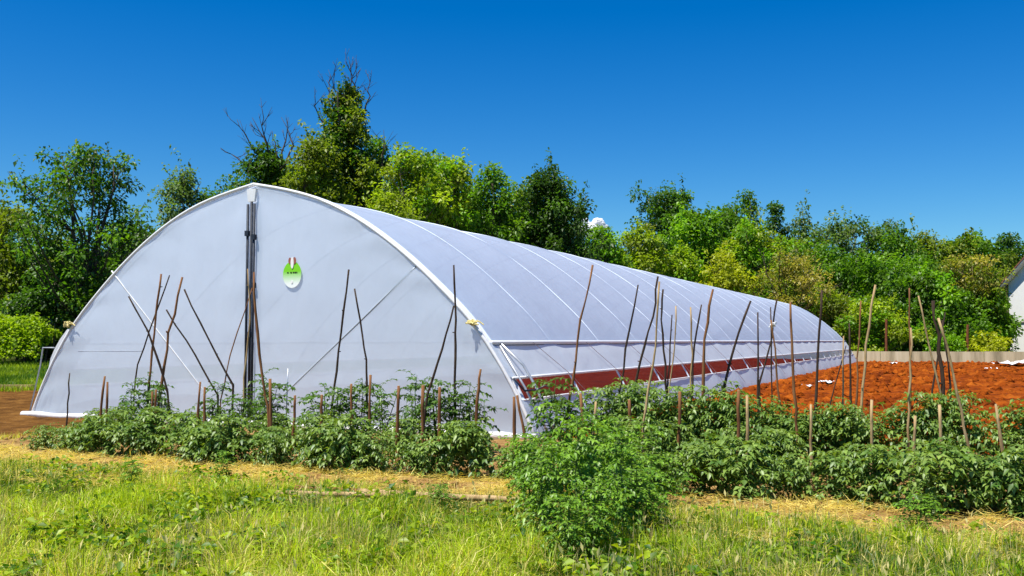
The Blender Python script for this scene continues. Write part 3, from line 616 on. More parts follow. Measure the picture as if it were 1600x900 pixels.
# brown earth strip at the left foot of the tunnel
M['earth'] = noise_mat('brown_earth', [(0.28, (0.05, 0.022, 0.006)), (0.5, (0.13, 0.058, 0.013)), (0.75, (0.24, 0.12, 0.03))], 2.2, 12, bump=0.9, bscale=16, spec=0.04, bdist=0.06)
frame_sheet('earth_strip', M['earth'], -16, -5.0, -3.2, 9.0, 0.2, 0.2, 0.05, 0.008, 2.0)
frame_sheet('earth_path', M['earth'], -5.9, -1.6, -3.3, 0.3, 0.12, 0.12, 0.05, 0.018, 2.0)

# ------------------------------------------------------------------ wall, posts, house, cloud
W0 = ground_px(1300, 566.5); W1 = W0 + G * 34
root = empty('boundary_wall', W0); tag(root, 'low weathered concrete wall at the far end of the red field', 'wall')
for k in range(11):
    a = W0 + G * (3.1 * k + 0.012); b = W0 + G * (3.1 * (k + 1) - 0.012); c = (a + b) / 2
    MB().box(c + Vector((0, 0, 0.36)), (b - a) / 2, A * 0.11, Vector((0, 0, 0.42 + 0.012 * rng.normal()))).build('panel', M['concrete'], root)
for px, ty, lab in ((1385, 500, 'rusty steel post in front of dark shrub'), (1512, 508, 'rusty steel post beside the pale yellow bush')):
    b = on_plane_y(px, 560, 66.6); t_ = on_plane_y(px, ty, 66.6)
    o = MB().tube([(b.x, 66.6, -0.2), (b.x + 0.02, 66.6, t_.z * 0.6), (t_.x, 66.6, t_.z), (t_.x, 66.6, t_.z + 0.03)], [0.09, 0.085, 0.08, 0.05], 6).build('fence_post', M['rust'], None, origin=(b.x, 66.6, 0)); tag(o, lab, 'post', 'rusty posts behind the wall')
hd = Vector((math.sin(math.radians(-4)), math.cos(math.radians(-4)), 0)); hn = Vector((hd.y, -hd.x, 0))
hc = on_plane_y(1579, 560, 75.0); hc.z = 0
house = empty('house', hc); tag(house, 'white plastered house with dark eaves at the end of the field', 'house')
EV, RD, GW = 6.0, 8.6, 9.0
near = hc - hd * GW
gp = [hc + Vector((0, 0, -0.2)), near + Vector((0, 0, -0.2)), near + Vector((0, 0, EV)), hc - hd * (GW / 2) + Vector((0, 0, RD)), hc + Vector((0, 0, EV))]
MB().prism(gp, hn * 11).build('wall', M['plaster'], house)
rf = MB()
for e_, s_ in ((hc, 1), (near, -1)):
    ap = hc - hd * (GW / 2) + Vector((0, 0, RD + 0.02)); ev = e_ + Vector((0, 0, EV + 0.02)); d_ = (ev - ap); ev = ev + d_.normalized() * 0.55
    n_ = d_.normalized().cross(hn).normalized(); n_ = n_ if n_.z > 0 else -n_
    rf.prism([ap - hn * 0.5, ev - hn * 0.5, ev + hn * 11.5, ap + hn * 11.5], n_ * 0.12)
rfo = rf.build('roof', M['tile'], house)
MB().box(hc - hd * (GW / 2) + Vector((0, 0, RD + 0.55)) + hn * 5, hd * 0.4, hn * 0.4, Vector((0, 0, 0.6))).build('chimney', M['plaster'], rfo)
ev = MB()
for e_ in (hc, near):
    ap = hc - hd * (GW / 2) + Vector((0, 0, RD - 0.06)); q_ = e_ + Vector((0, 0, EV - 0.06)); d_ = (q_ - ap); q_ = q_ + d_.normalized() * 0.55
    ev.prism([ap - hn * 0.46, q_ - hn * 0.46, q_ - hn * 0.02, ap - hn * 0.02], Vector((0, 0, 0.06)))
ev.build('soffit_board', M['plaster'], rfo)
MB().tube([hc - hn * 0.12 + hd * 0.06 + Vector((0, 0, 0)), hc - hn * 0.12 + hd * 0.06 + Vector((0, 0, EV - 0.2))], 0.07, 8).build('downpipe', M['eave'], house)
MB().tube([hc - hn * 0.05 + Vector((0, 0, 2.9)), near - hn * 0.05 + Vector((0, 0, 2.9))], 0.035, 6).build('string_course', M['eave'], house)
for k, hh in ((6.6, 3.6), (6.6, 1.0)):
    c = hc - hd * k + Vector((0, 0, hh + 0.6))
    wn = MB().box(c - hn * 0.02, hd * 0.5, hn * 0.04, Vector((0, 0, 0.65))).build('window', M['eave'], house)
    MB().box(c - hn * 0.065, hd * 0.42, hn * 0.01, Vector((0, 0, 0.57))).build('pane', M['glass'], wn)
def cloud_mat():
    m, n, out = new_mat('cloud_white'); d = N(n, 'ShaderNodeBsdfDiffuse'); d.inputs[0].default_value = (0.95, 0.95, 0.97, 1)
    t = N(n, 'ShaderNodeBsdfTranslucent'); t.inputs[0].default_value = (0.95, 0.95, 0.97, 1); mx = N(n, 'ShaderNodeMixShader'); mx.inputs[0].default_value = 0.35
    n.links.new(d.outputs[0], mx.inputs[1]); n.links.new(t.outputs[0], mx.inputs[2]); n.links.new(mx.outputs[0], out.inputs[0]); return m
def cloud(px, py, Y, blobs):
    import bmesh
    bm = bmesh.new(); c = on_plane_y(px, py, Y)
    for bx_, by_, r in blobs:
        p = on_plane_y(px + bx_, py + by_, Y) - c; rr = r / FPX * Y
        g = bmesh.ops.create_icosphere(bm, subdivisions=4, radius=1.0)
        for v in g['verts']:
            k = 1 + 0.28 * noise.fractal((v.co.x * 1.6 + bx_, v.co.y * 1.6, v.co.z * 1.6 + by_), 0.8, 2.0, 5); v.co = Vector((v.co.x * rr * 1.15, v.co.y * rr, v.co.z * rr * 0.8)) * k + p
    me = bpy.data.meshes.new('cloud'); bm.to_mesh(me); bm.free(); me.polygons.foreach_set('use_smooth', np.ones(len(me.polygons), dtype=bool))
    o = link('cloud', me, cloud_mat(), None, c); return o
o = cloud(925, 350, 1800, [(-14, -4, 9), (-16, 6, 8), (-4, 4, 9), (10, -2, 9), (18, 6, 7), (2, 12, 14)]); tag(o, 'small white cumulus cloud low beside the dark dense tree', 'cloud')

# ------------------------------------------------------------------ stakes
GS = {'tall': 'tall bean poles and tomato stakes', 'stub': 'short sawn stakes in the tomato rows'}
def stake(pts, r, mat, label, rad=0.016, grp='tall'):
    base = row_pt(r, pts[-1][0]); P = []
    for i, (x, y) in enumerate(pts): P.append(on_plane_y(x, y, base.y))
    # the lowest given point may hide in the leaves: carry the stake on down into the soil
    lo = P[-1]; P = [p for p in P[:-1]] + ([lo] if lo.z > 0.12 else []) + [Vector((base.x, base.y, -0.12))]
    Q = [P[0]]
    for a, b in zip(P, P[1:]):
        for k in range(1, 4): Q.append(a.lerp(b, k / 3))
    Q = Q[::-1]; n = len(Q)
    wob = rad * (0.45 if grp == 'tall' else 0.2)
    Q = [q + Vector((rng.normal() * wob, rng.normal() * wob, 0)) * (0 < i < n - 1) for i, q in enumerate(Q)]
    R = [rad * (1.15 - 0.4 * i / (n - 1)) * (1 + 0.1 * rng.normal()) for i in range(n)]
    m = MB().tube(Q, R, 7)
    if grp == 'tall':
        for j in range(2):                    # knots
            i = rng.integers(n // 3, n - 1); d = Vector((rng.normal(), rng.normal(), 0.4)).normalized(); m.tube([Q[i], Q[i] + d * rad * 2.2], [rad * 0.55, rad * 0.35], 5)
    o = m.build('stake', M[mat], None, True, origin=base); tag(o, label, 'stake', GS[grp])
    if grp == 'stub':
        d = (Q[-1] - Q[-2]).normalized(); MB().tube([Q[-1] + d * 0.001, Q[-1] + d * 0.004], R[-1] * 0.9, 7).build('cut_end', M['wood_cut'], o)
    return o
D_, B_, P_ = 'wood_dark', 'wood_brown', 'wood_pale'
ST = [
 ([(109, 583), (106, 630), (103, 672)], 1.7, D_, 'thin dark lone stake on bare soil near the left foot of the tunnel', .013),
 ([(252, 428), (243, 490), (234, 580), (233, 640)], 2, B_, 'straight brown pole crossing two others before the left gable', .019),
 ([(265, 430), (243, 492), (215, 570), (206, 640)], 2, D_, 'thin bent pole sweeping down to the left across the straight brown pole', .013),
 ([(285, 433), (264, 520), (252, 600), (246, 650)], 2, B_, 'thick pale topped pole before the left gable', .022),
 ([(201, 463), (232, 518), (258, 595), (268, 648)], 2, D_, 'black crooked pole leaning left against the crossed poles', .017),
 ([(260, 484), (305, 555), (340, 618)], 2, D_, 'thin dark pole leaning beside the thick pale topped pole', .014),
 ([(288, 452), (325, 530), (364, 602)], 2, D_, 'dark slanting pole parallel to the thin leaning one', .015),
 ([(387, 420), (391, 500), (381, 590)], 2, P_, 'slender pale pole left of the door posts', .013),
 ([(397, 425), (401, 520), (416, 620), (420, 660)], 1.6, B_, 'long brown pole in front of the dark door posts', .019),
 ([(394, 450), (360, 555), (345, 625)], 2, B_, 'thin cane slanting left away from the door posts', .010),
 ([(450, 576), (448, 665)], 2.1, 'galv', 'thin grey metal rod against the gable', .010),
 ([(545, 421), (533, 520), (522, 610), (512, 680)], 2, D_, 'tall dark pole slanting under the sticker side of the gable', .017),
 ([(554, 451), (568, 525), (573, 580), (574, 650)], 2, D_, 'dark bent pole paired with the tall slanting one', .015),
 ([(709, 414), (712, 500), (711, 560), (711, 670)], 2, D_, 'tall black wavy pole before the right shoulder of the gable', .017),
 ([(709, 478), (690, 545), (668, 615), (655, 705)], 1.7, D_, 'black pole leaning onto the tall wavy one', .016),
 ([(926, 414), (907, 500), (893, 600), (886, 660)], 2, B_, 'tall curved brown pole in front of the first roof arches', .016),
 ([(997, 445), (977, 545), (963, 650)], 2, D_, 'slim dark pole next to the curved brown one', .013),
 ([(1028, 432), (1019, 495), (1000, 565), (982, 645)], 2, D_, 'dark pole crossing a pale one at the top', .015),
 ([(1030, 440), (1024, 540), (1008, 640), (1003, 700)], 1.35, P_, 'pale pole crossed by the dark one, reaching low into the leaves', .014),
 ([(1036, 452), (1033, 500), (1039, 570), (1043, 650)], 2, D_, 'wavy dark pole right of the crossed pair', .015),
 ([(1050, 492), (1046, 565), (1040, 640)], 2, D_, 'short thin dark cane right of the wavy pole', .011),
 ([(1056, 478), (1054, 545), (1042, 640)], 2.1, P_, 'thin greyish cane beside the short dark cane', .010),
 ([(1079, 480), (1081, 555), (1076, 640)], 2, P_, 'pale straw coloured stick between darker canes', .012),
 ([(1096, 476), (1084, 540), (1079, 640)], 2, D_, 'slim dark cane touching the straw coloured stick', .012),
 ([(1114, 452), (1102, 530), (1097, 650)], 2, B_, 'thick brown pole before the middle of the tunnel side', .018),
 ([(1173, 470), (1146, 545), (1129, 620)], 2.15, D_, 'dark kinked pole leaning right before the tunnel skirt', .016),
 ([(1184, 488), (1185, 620)], 2.2, D_, 'straight dark pole left of the tied tripod', .012),
 ([(1204, 480), (1206, 620)], 2.2, D_, 'upright leg of the tied tripod of canes', .010),
 ([(1214, 467), (1207, 525), (1187, 600)], 2.2, D_, 'leg of the tied tripod slanting towards the tunnel', .012),
 ([(1205, 500), (1211, 545), (1220, 640)], 2.15, B_, 'leg of the tied tripod slanting away from the tunnel', .012),
 ([(1235, 472), (1238, 560), (1244, 640), (1246, 690)], 1.7, B_, 'tall brown pole right of the tied tripod', .016),
 ([(1284, 453), (1278, 550), (1273, 650)], 2, D_, 'straight black pole standing clear before the far tunnel end', .016),
 ([(1327, 505), (1330, 620)], 2.3, D_, 'dark upright stick of the thin cluster by the tunnel end', .013),
 ([(1318, 525), (1316, 640)], 2.2, P_, 'pale upright stick of the thin cluster by the tunnel end', .011),
 ([(1322, 540), (1298, 630)], 2.25, D_, 'thin stick slanting out of the cluster by the tunnel end', .009),
 ([(1345, 470), (1340, 560), (1337, 650)], 2.1, B_, 'faint brown cane between the stick cluster and the pale pole', .011),
 ([(1368, 445), (1352, 540), (1347, 640)], 2, P_, 'tall pale pole rising from red soil in front of the wall', .015),
 ([(1421, 450), (1421, 530), (1423, 660)], 2, B_, 'upright brown pole before the red field', .012),
 ([(1423, 512), (1422, 590), (1420, 668)], 1.8, P_, 'pale pole overlapping the upright brown one', .013),
 ([(1435, 462), (1452, 540), (1474, 640)], 2, P_, 'pale bent cane leaning towards the thick black post', .011),
 ([(1458, 470), (1469, 550), (1474, 625)], 2, D_, 'thick black post in the middle of the pole tent', .022),
 ([(1466, 497), (1484, 560), (1502, 640), (1515, 722)], 1.35, P_, 'long pale pole running down in front of the tomato clump', .014),
 ([(1477, 488), (1457, 610)], 2.1, D_, 'thin cane crossing behind the thick black post', .010),
 ([(1472, 500), (1486, 600)], 2.2, D_, 'dark stick splayed from the thick black post', .012),
]
for pts, r, mt, lab, rad in ST: stake(pts, r, mt, lab, rad)
STUB = [
 ([(164, 588), (157, 655)], 1.35, B_, 'first of two brown stubs side by side, taller and slanting'), ([(168, 597), (166, 680)], 1.2, B_, 'second of two brown stubs side by side, upright'),
 ([(238, 612), (238, 665)], 1.5, B_, 'brown stub below the crossed poles'), ([(244, 609), (242, 670)], 1.6, B_, 'slim stub tight beside the one below the crossed poles'),
 ([(313, 597), (308, 668)], 1.4, B_, 'slanting brown stub of the pair below the dark leaning poles'), ([(320, 605), (320, 675)], 1.3, B_, 'upright brown stub of the pair below the dark leaning poles'),
 ([(422, 592), (424, 690)], 1.2, B_, 'long brown stub at the foot of the door posts'), ([(461, 618), (459, 672)], 1.5, B_, 'short brown stub next to the grey metal rod'),
 ([(503, 617), (501, 675)], 1.5, B_, 'brown stub under the foot of the tall slanting pole'), ([(549, 600), (550, 660)], 1.7, B_, 'brown stub between the two paired dark poles'),
 ([(579, 586), (576, 690)], 1.2, B_, 'long brown stub right of the paired dark poles'), ([(623, 603), (621, 665)], 1.6, B_, 'lone brown stub against the plain gable sheet'),
 ([(661, 602), (659, 702)], 1.3, B_, 'long stub crossing the black leaning pole'), ([(687, 605), (686, 675)], 1.6, B_, 'brown stub between the leaning and the wavy black poles'),
 ([(751, 577), (746, 620), (743, 665)], 1.6, B_, 'curved brown stub near the right edge of the gable'), ([(803, 620), (804, 690)], 1.5, B_, 'thick upright stub before the right foot of the tunnel'),
 ([(808, 618), (821, 685)], 1.6, B_, 'thick slanting stub before the right foot of the tunnel'), ([(907, 615), (913, 688)], 1.5, B_, 'brown stub standing by the tunnel skirt'),
 ([(931, 628), (926, 688)], 1.5, P_, 'pale thin stub beside the brown one by the skirt'), ([(983, 625), (984, 685)], 1.5, B_, 'brown stub among leaves under the slim dark pole'),
 ([(1062, 612), (1060, 690)], 1.5, B_, 'brown stub among leaves below the thin canes'), ([(1154, 610), (1153, 690)], 1.4, B_, 'brown stub below the kinked pole'),
 ([(1167, 618), (1167, 705)], 1.3, P_, 'pale slim stub below the kinked pole'), ([(1267, 632), (1268, 718)], 1.3, P_, 'pale stub under the straight black pole'),
 ([(1362, 625), (1362, 722)], 1.3, P_, 'straw coloured stub under the tall pale pole'), ([(1430, 650), (1428, 715)], 1.35, P_, 'thin pale stub at the left of the tomato clump'),
 ([(1468, 633), (1471, 722)], 1.25, P_, 'stout pale stub in front of the tomato clump'), ([(1556, 632), (1567, 708)], 1.35, P_, 'pale slanting stub in the gap by the black pipe'),
]
for pts, r, mt, lab in STUB: stake(pts, r, mt, lab, 0.017 if mt == P_ else 0.021, 'stub')
# string knot that ties the tripod
c = on_plane_y(1207, 507, row_pt(2.2, 1204).y); kb = MB()
for i in range(6):
    a = [c + Vector(rng.normal(size=3)) * 0.022 for _ in range(4)]; kb.tube(a + [a[0]], 0.006, 5)
o = kb.build('string_knot', M['scrap'], None, origin=c); tag(o, 'white string knot tying the tripod of canes', 'knot')
# poles lying on the straw strip
for (x0, y0, x1, y1), r_, lab in (((462, 764, 578, 769), .03, 'short brown pole lying on the straw'), ((432, 771, 650, 775), .026, 'thin pale pole lying on the straw'), ((560, 769, 815, 783), .032, 'long pale pole lying on the straw')):
    a, b = ground_px(x0, y0, 0.085), ground_px(x1, y1, 0.085)
    o = MB().tube([a.lerp(b, k / 6) + Vector((0, rng.normal() * 0.01, abs(rng.normal()) * 0.008)) for k in range(7)], [r_ * (1.1 - 0.05 * k) for k in range(7)], 7).build('pole', M['wood_brown' if 'brown' in lab else 'wood_pale'], None, True, origin=(a + b) / 2 - Vector((0, 0, 0.085))); tag(o, lab, 'pole', 'poles lying on the straw strip')
a, b = ground_px(1490, 661, 0.06), ground_px(1720, 676, 0.06)
o = MB().tube([a.lerp(b, k / 8) + Vector((0, 0.03 * math.sin(k), 0)) for k in range(9)], 0.035, 8).build('irrigation_pipe', M['blackpipe'], None, True, origin=(a + b) / 2); tag(o, 'black irrigation pipe lying behind the tomato clumps', 'pipe')
# scraps of film and rubble on the red field
def scrap(px, py, wm, lab):
    c = ground_px(px, py); m = MB(); n = 9
    m.grid([[c + Vector(((i / (n - 1) - 0.5) * wm + 0.1 * noise.noise((i, j, px)), (j / (n - 1) - 0.5) * wm * 1.6, 0.10 + wm * 0.20 * (0.5 + noise.noise((i * 0.6, j * 0.6, px * 0.1))))) for i in range(n)] for j in range(n)])
    o = m.build('film_scrap', M['scrap'], None, True, origin=c); tag(o, lab, 'plastic scrap', 'film scraps on the red field')
scrap(1367, 566, 0.7, 'crumpled white film scrap near the tunnel end'); scrap(1395, 571, 0.55, 'small white film scrap right of the dark stone'); scrap(1590, 575, 1.6, 'wide white film heap below the white house'); scrap(1288, 603, 0.45, 'white scrap close to the tunnel skirt'); scrap(1262, 609, 0.3, 'tiny white scrap at the foot of the skirt'); scrap(1548, 580, 0.4, 'pale scrap halfway to the wide film heap')
c = ground_px(1381, 565); o = MB().box(c + Vector((0, 0, 0.16)), (0.42, 0.05, 0.02), (-0.05, 0.25, 0), (0, 0.02, 0.14)).box(c + Vector((0.25, 0, 0.34)), (0.16, 0.03, 0), (-0.03, 0.18, 0), (0, 0, 0.05)).build('stone_block', M['blackpipe'], None, origin=c); tag(o, 'dark block lying by the wall between film scraps', 'block')

# ------------------------------------------------------------------ tomato plants
def leaflets(P, D, L, Wd, cols):              # 5 points, bent and folded
    n = len(P); up = rand_dirs(n) * 0.5 + np.array([0, 0, 1.0]); side = np.cross(D, up); side /= np.linalg.norm(side, axis=1, keepdims=True) + 1e-9
    nor = np.cross(side, D); L = L[:, None]; Wd = Wd[:, None]; z = np.array([0, 0, 1.0])
    mid = P + D * L * 0.5 - nor * L * 0.05; tip = P + D * L - z * L * rng.uniform(0.1, 0.5, (n, 1))
    l = P + D * L * 0.38 + side * Wd + nor * Wd * 0.3; r = P + D * L * 0.38 - side * Wd + nor * Wd * 0.3
    V = np.stack([P, r, mid, l, tip], 1).reshape(-1, 3); b = np.arange(n)[:, None] * 5
    F = np.concatenate([b + np.array([q]) for q in ([0, 1, 2], [0, 2, 3], [1, 4, 2], [2, 4, 3])], 1).reshape(-1, 3)
    return V, F, np.repeat(cols, 5, axis=0)
def make_plant(H, R, nleaf, leaf, c0, c1, seed, sparse=0.0, shootn=5):
    r_ = random.Random(seed); LP, LD, LL, LC = [], [], [], []; sb = MB(); c0, c1 = np.array(c0), np.array(c1)
    shoots = []
    for k in range(shootn):
        a = r_.random() * 6.283; rr = R * (0.15 + 0.6 * r_.random()) * (k > 0); h = H * (1.0 if k == 0 else 0.65 + 0.35 * r_.random())
        pts = [Vector((0.03 * math.cos(a), 0.03 * math.sin(a), -0.04))] + [Vector((math.cos(a) * rr * t + r_.gauss(0, 0.02), math.sin(a) * rr * t + r_.gauss(0, 0.02), h * t)) for t in (0.25, 0.5, 0.75, 0.95)]
        shoots.append(pts); sb.tube(pts, [0.012, 0.010, 0.008, 0.006, 0.003], 5)
    for i in range(nleaf):
        s = r_.choice(shoots); t = (0.12 + 0.88 * r_.random() ** 0.8) * 3.999; j = int(t); p = s[j].lerp(s[j + 1], t - j)
        a = r_.random() * 6.283; zf = p.z / H
        d = Vector((math.cos(a), math.sin(a), 0.55 - 0.5 * (1 - zf) + r_.gauss(0, 0.25))).normalized()
        ll = R * (0.55 + 0.5 * r_.random()) * (1.0 - 0.45 * zf * (1 - sparse)); seg = [p]
        for k in range(1, 5): seg.append(seg[-1] + d * ll / 4); d = (d + Vector((r_.gauss(0, .1), r_.gauss(0, .1), -0.28))).normalized()
        if min(q.z for q in seg) < 0.01: continue
        sb.tube([seg[0], seg[2], seg[4]], [0.004, 0.003, 0.0015], 3, False)
        tone = r_.random()
        for k in (1, 2, 3, 4):
            ax = (seg[k] - seg[k - 1]).normalized(); sd = ax.cross(Vector((0, 0, 1))).normalized()
            for sg in ((-1, 1) if k < 4 else (-1, 0, 1)):
                dd_ = (ax * (0.55 if sg else 1.0) + sd * sg * 0.9 + Vector((r_.gauss(0, .2), r_.gauss(0, .2), r_.gauss(-0.1, .25)))).normalized()
                LP.append(seg[k]); LD.append(dd_); LL.append(leaf * (0.65 + 0.5 * r_.random())); m_ = min(1, max(0, 0.6 * tone + 0.4 * r_.random())); LC.append((c0 * (1 - m_) + c1 * m_) * (0.8 + 0.4 * r_.random()))
    LP, LD, LL, LC = np.array([tuple(p) for p in LP]), np.array([tuple(p) for p in LD]), np.array(LL), np.array(LC)
    V, F, K = leaflets(LP, LD, LL, LL * 0.30, LC)
    fm = fast_mesh('foliage', V, F, K); fm.materials.append(M['tomato'])
    sm = bpy.data.meshes.new('stem'); sm.from_pydata([tuple(p) for p in sb.v], [], sb.f); sm.materials.append(M['stem'])
    return fm, sm
TG0, TG1 = (0.055, 0.145, 0.016), (0.27, 0.38, 0.070)
LOW = [make_plant(0.52 + 0.05 * (i % 3), 0.36, 125 + 12 * (i % 3), 0.063, TG0, TG1, 10 + i, 0.25 * (i % 3), shootn=6 + i % 4) for i in range(8)]
TALL = [make_plant(1.0, 0.34, 58, 0.074, TG0, (0.10, 0.18, 0.022), 30 + i, 0.6, 3) for i in range(5)]
BUSH = [make_plant(0.92, 0.40, 175, 0.064, (0.07, 0.16, 0.02), (0.25, 0.36, 0.065), 50 + i, 0.3, 7) for i in range(6)]
def plant(var, pos, rz, sc_, label, group, name='tomato_plant', cat='tomato plant'):
    e_ = empty(name, pos); e_.rotation_euler = (0, 0, rz); e_.scale = (sc_[0], sc_[0], sc_[1]); tag(e_, label, cat, group)
    tag(link('foliage', var[0], None, e_), kind='stuff'); link('stem', var[1], None, e_); return e_
px0, px1 = row_pt(1, 66), row_pt(1, 1700); L1_ = (px1 - px0).length; n1 = int(L1_ / 0.40)
for k in range(n1 + 1):
    p = px0.lerp(px1, k / n1) + A * (rng.normal() * 0.08) + G * (rng.normal() * 0.06)
    s = 0.62 if k < 2 else float(rng.choice([0.62, 0.8, 0.92, 1.0, 1.08, 1.2, 1.38]))
    pxk = 800 + FPX * p.x / p.y
    if pxk > 900: s = min(max(s, 0.8), 1.08)
    elif 770 < pxk < 860: s = min(s, 0.66)
    elif k > 2: s = min(max(s, 0.84), 1.16)
    plant(LOW[rng.integers(8)], p, rng.random() * 6.28, (min(1.1, s) * rng.uniform(0.9, 1.12), s), 'low bushy tomato plant in the front row along the grass', 'tomato plants of the front row')
for px in (205, 228, 255, 340, 372, 402, 418, 500, 528, 560, 596, 655, 678, 706, 730):
    plant(TALL[rng.integers(5)], row_pt(1.95, px) + A * rng.normal() * 0.06, rng.random() * 6.28, (rng.uniform(0.9, 1.15), rng.uniform(0.8, 1.16)), 'thin tall tomato plant with drooping leaves in front of the gable', 'tall tomato plants before the gable')
for px in (150, 185, 285, 310, 440, 470, 625, 735):
    plant(LOW[rng.integers(6)], row_pt(1.75, px), rng.random() * 6.28, (0.9, rng.uniform(0.75, 0.95)), 'small tomato plant half hidden behind the front row before the gable', 'small tomato plants before the gable')
plant(TALL[1], row_pt(1.9, 868), 0.4, (1.1, 1.1), 'lone upright tomato plant against the right foot of the tunnel', None)
plant(TALL[3], row_pt(1.85, 890), 2.4, (1.0, 0.9), 'leaning tomato plant beside the lone upright one', None)
for px in (955, 985, 1018, 1050, 1082, 1112, 1142, 1172, 1205, 1238, 1270, 1302, 1335, 1362):
    plant(BUSH[rng.integers(6)], row_pt(1.95 + rng.normal() * 0.05, px), rng.random() * 6.28, (rng.uniform(0.85, 1.05), rng.uniform(0.92, 1.2) * (0.9 if px > 1200 else 1)), 'dense staked tomato plant in the long second row beside the tunnel', 'tomato plants of the second row')
for px in (975, 1035, 1095, 1160, 1215):
    plant(LOW[rng.integers(6)], row_pt(1.5, px), rng.random() * 6.28, (1.0, rng.uniform(0.95, 1.25)), 'low tomato plant filling the lane between both rows', 'tomato plants in the lane between rows')
for px in (1420, 1447, 1475, 1503):
    plant(BUSH[rng.integers(6)], row_pt(1.95, px), rng.random() * 6.28, (rng.uniform(0.8, 0.95), rng.uniform(0.98, 1.08)), 'tomato plant of the round clump around the thick black post', 'tomato clump around the black post')
for px in (1585, 1620, 1660, 1700):
    plant(BUSH[rng.integers(6)], row_pt(1.95, px), rng.random() * 6.28, (0.9, rng.uniform(0.92, 1.02)), 'tomato plant of the clump beyond the gap with the black pipe', 'tomato clump beyond the gap')

# ------------------------------------------------------------------ weeds in the grass
WG0, WG1 = (0.06, 0.17, 0.012), (0.24, 0.42, 0.026)
WE = [make_plant(0.85, 0.27, 110, 0.046, WG0, WG1, 80 + i, 0.75, 4 + i % 3) for i in range(3)] + [make_plant(1.0, 0.20, 62, 0.05, WG0, WG1, 90 + i, 0.9, 2) for i in range(3)]
WS = ((888, 878, .8, .55, 'short weed in the thick of the weed bush beside dry stalks'), (925, 868, .85, .66, 'short spreading weed at the grass edge of the weed bush'), (850, 858, .9, .92, 'slim upright weed on the flank of the weed bush facing the poles'), (968, 852, .9, .85, 'weed on the flank of the weed bush facing the soil strip'), (900, 842, .9, .98, 'tallest weed rising from the middle of the weed bush'), (935, 830, 1.1, .86, 'slim weed next to the tallest one of the weed bush'), (868, 826, .9, .85, 'weed of the bush nearest the lying pole end'), (1002, 834, 1.1, .62, 'low thin weed trailing from the bush into the grass'), (985, 808, .95, .74, 'mid height weed between the bush and the tomato row'), (822, 806, .9, .72, 'weed joining the front tomato row to the weed bush'), (928, 800, .9, .9, 'weed sprouting between the tallest weed and the tomato row'), (872, 792, 1.2, .98, 'thin tall weed rising behind the slim upright weed'), (1030, 796, .9, .6, 'small weed at the end of the soil strip by the bush'), (845, 782, .9, .78, 'weed tucked against the front row behind the bush'), (960, 782, 1.2, .95, 'thin tall weed between front row and bush'), (1015, 778, .9, .72, 'weed tucked against the front row by the strip end'), (805, 770, .9, .6, 'small weed at the end of the long lying pole'))
for i, (px, py, sx, sz, lab) in enumerate(WS):
    plant(WE[i % 6], ground_px(px, py), rng.random() * 6.28, (sx, sz), lab, None, 'weed', 'weed')
for (px, py, s, lab) in ((205, 770, 0.36, 'low weed clump in the straw strip before the front row'), (355, 752, 0.34, 'small weed tuft at the foot of the front row'), (1440, 842, 0.42, 'weed clump on the soil strip at the open grass'), (690, 800, 0.3, 'little weed beside the long lying pole')):
    plant(WE[rng.integers(5)], ground_px(px, py), rng.random() * 6.28, (s * 1.9, s), lab, None, 'weed', 'weed')

# ------------------------------------------------------------------ grass
def blades(name, P, H, Wd, cols, lean=0.5, seg2=True):
    n = len(P); a = rng.random(n) * 6.283; d = np.stack([np.cos(a), np.sin(a), np.zeros(n)], 1); s = np.stack([-np.sin(a), np.cos(a), np.zeros(n)], 1)
    ln = np.abs(rng.normal(0, lean, n))[:, None] * H[:, None]; z = np.array([0, 0, 1.0]); H_ = H[:, None]; w_ = Wd[:, None]
    rot = rng.random(n) * 6.283; s = np.stack([np.cos(rot), np.sin(rot), np.zeros(n)], 1)
    m = P + d * ln * 0.35 + z * H_ * 0.58; t = P + d * ln * 1.0 + z * H_ * np.clip(1 - 0.35 * ln / H_, 0.3, 1)
    V = np.stack([P - s * w_, P + s * w_, m + s * w_ * 0.8, m - s * w_ * 0.8, t], 1).reshape(-1, 3); b = np.arange(n)[:, None] * 5
    F = np.concatenate([b + np.array([q]) for q in ([0, 1, 2], [0, 2, 3], [3, 2, 4])], 1).reshape(-1, 3)
    o = link(name, fast_mesh(name, V, F, np.repeat(cols, 5, axis=0)), M['grass']); return o
def nz(x, y, s, o=0.0): return np.array([noise.noise((a * s + o, b * s, 0.7 + o)) for a, b in zip(x, y)])
GREEN, LIME, STRAW, DRY = np.array((0.035, 0.14, 0.006)), np.array((0.46, 0.60, 0.02)), np.array((0.66, 0.58, 0.17)), np.array((0.68, 0.58, 0.26))
n = 330000
Y = 4.2 + 11.5 * rng.random(n) ** 1.25; X = rng.uniform(-1, 1, n) * (Y * 0.60 + 0.5)
def dfront(X, Y): return V1 - ((X - ORG.x) * A.x + (Y - ORG.y) * A.y)      # metres in front of the first row
d = dfront(X, Y); u = (X - ORG.x) * G.x + (Y - ORG.y) * G.y
leftend = u < -0.3 + 0.7 * nz(X, Y, 0.8)
k1 = nz(X, Y, 1.1, 3.0); k2 = nz(X, Y, 3.3, 9.0); k3 = nz(X, Y, 0.5, 5.0); k4 = nz(X, Y, 7.0, 1.0)
dens = smooth(0.6, 1.35, d + 0.75 * k1 + 0.5 * k2 - 0.15 * smooth(2, 5, u))
dens = np.maximum(dens, 0.22 * smooth(0.15, 0.5, d + 0.5 * k2) * np.clip(0.5 + 1.6 * k2, 0, 1)); dens = np.where(leftend, np.maximum(dens, smooth(-1.5, -0.7, d + 0.6 * k1)), dens)
keep = rng.random(n) < dens * np.clip(0.68 + 1.2 * k2 + 0.8 * k4, 0.06, 1)
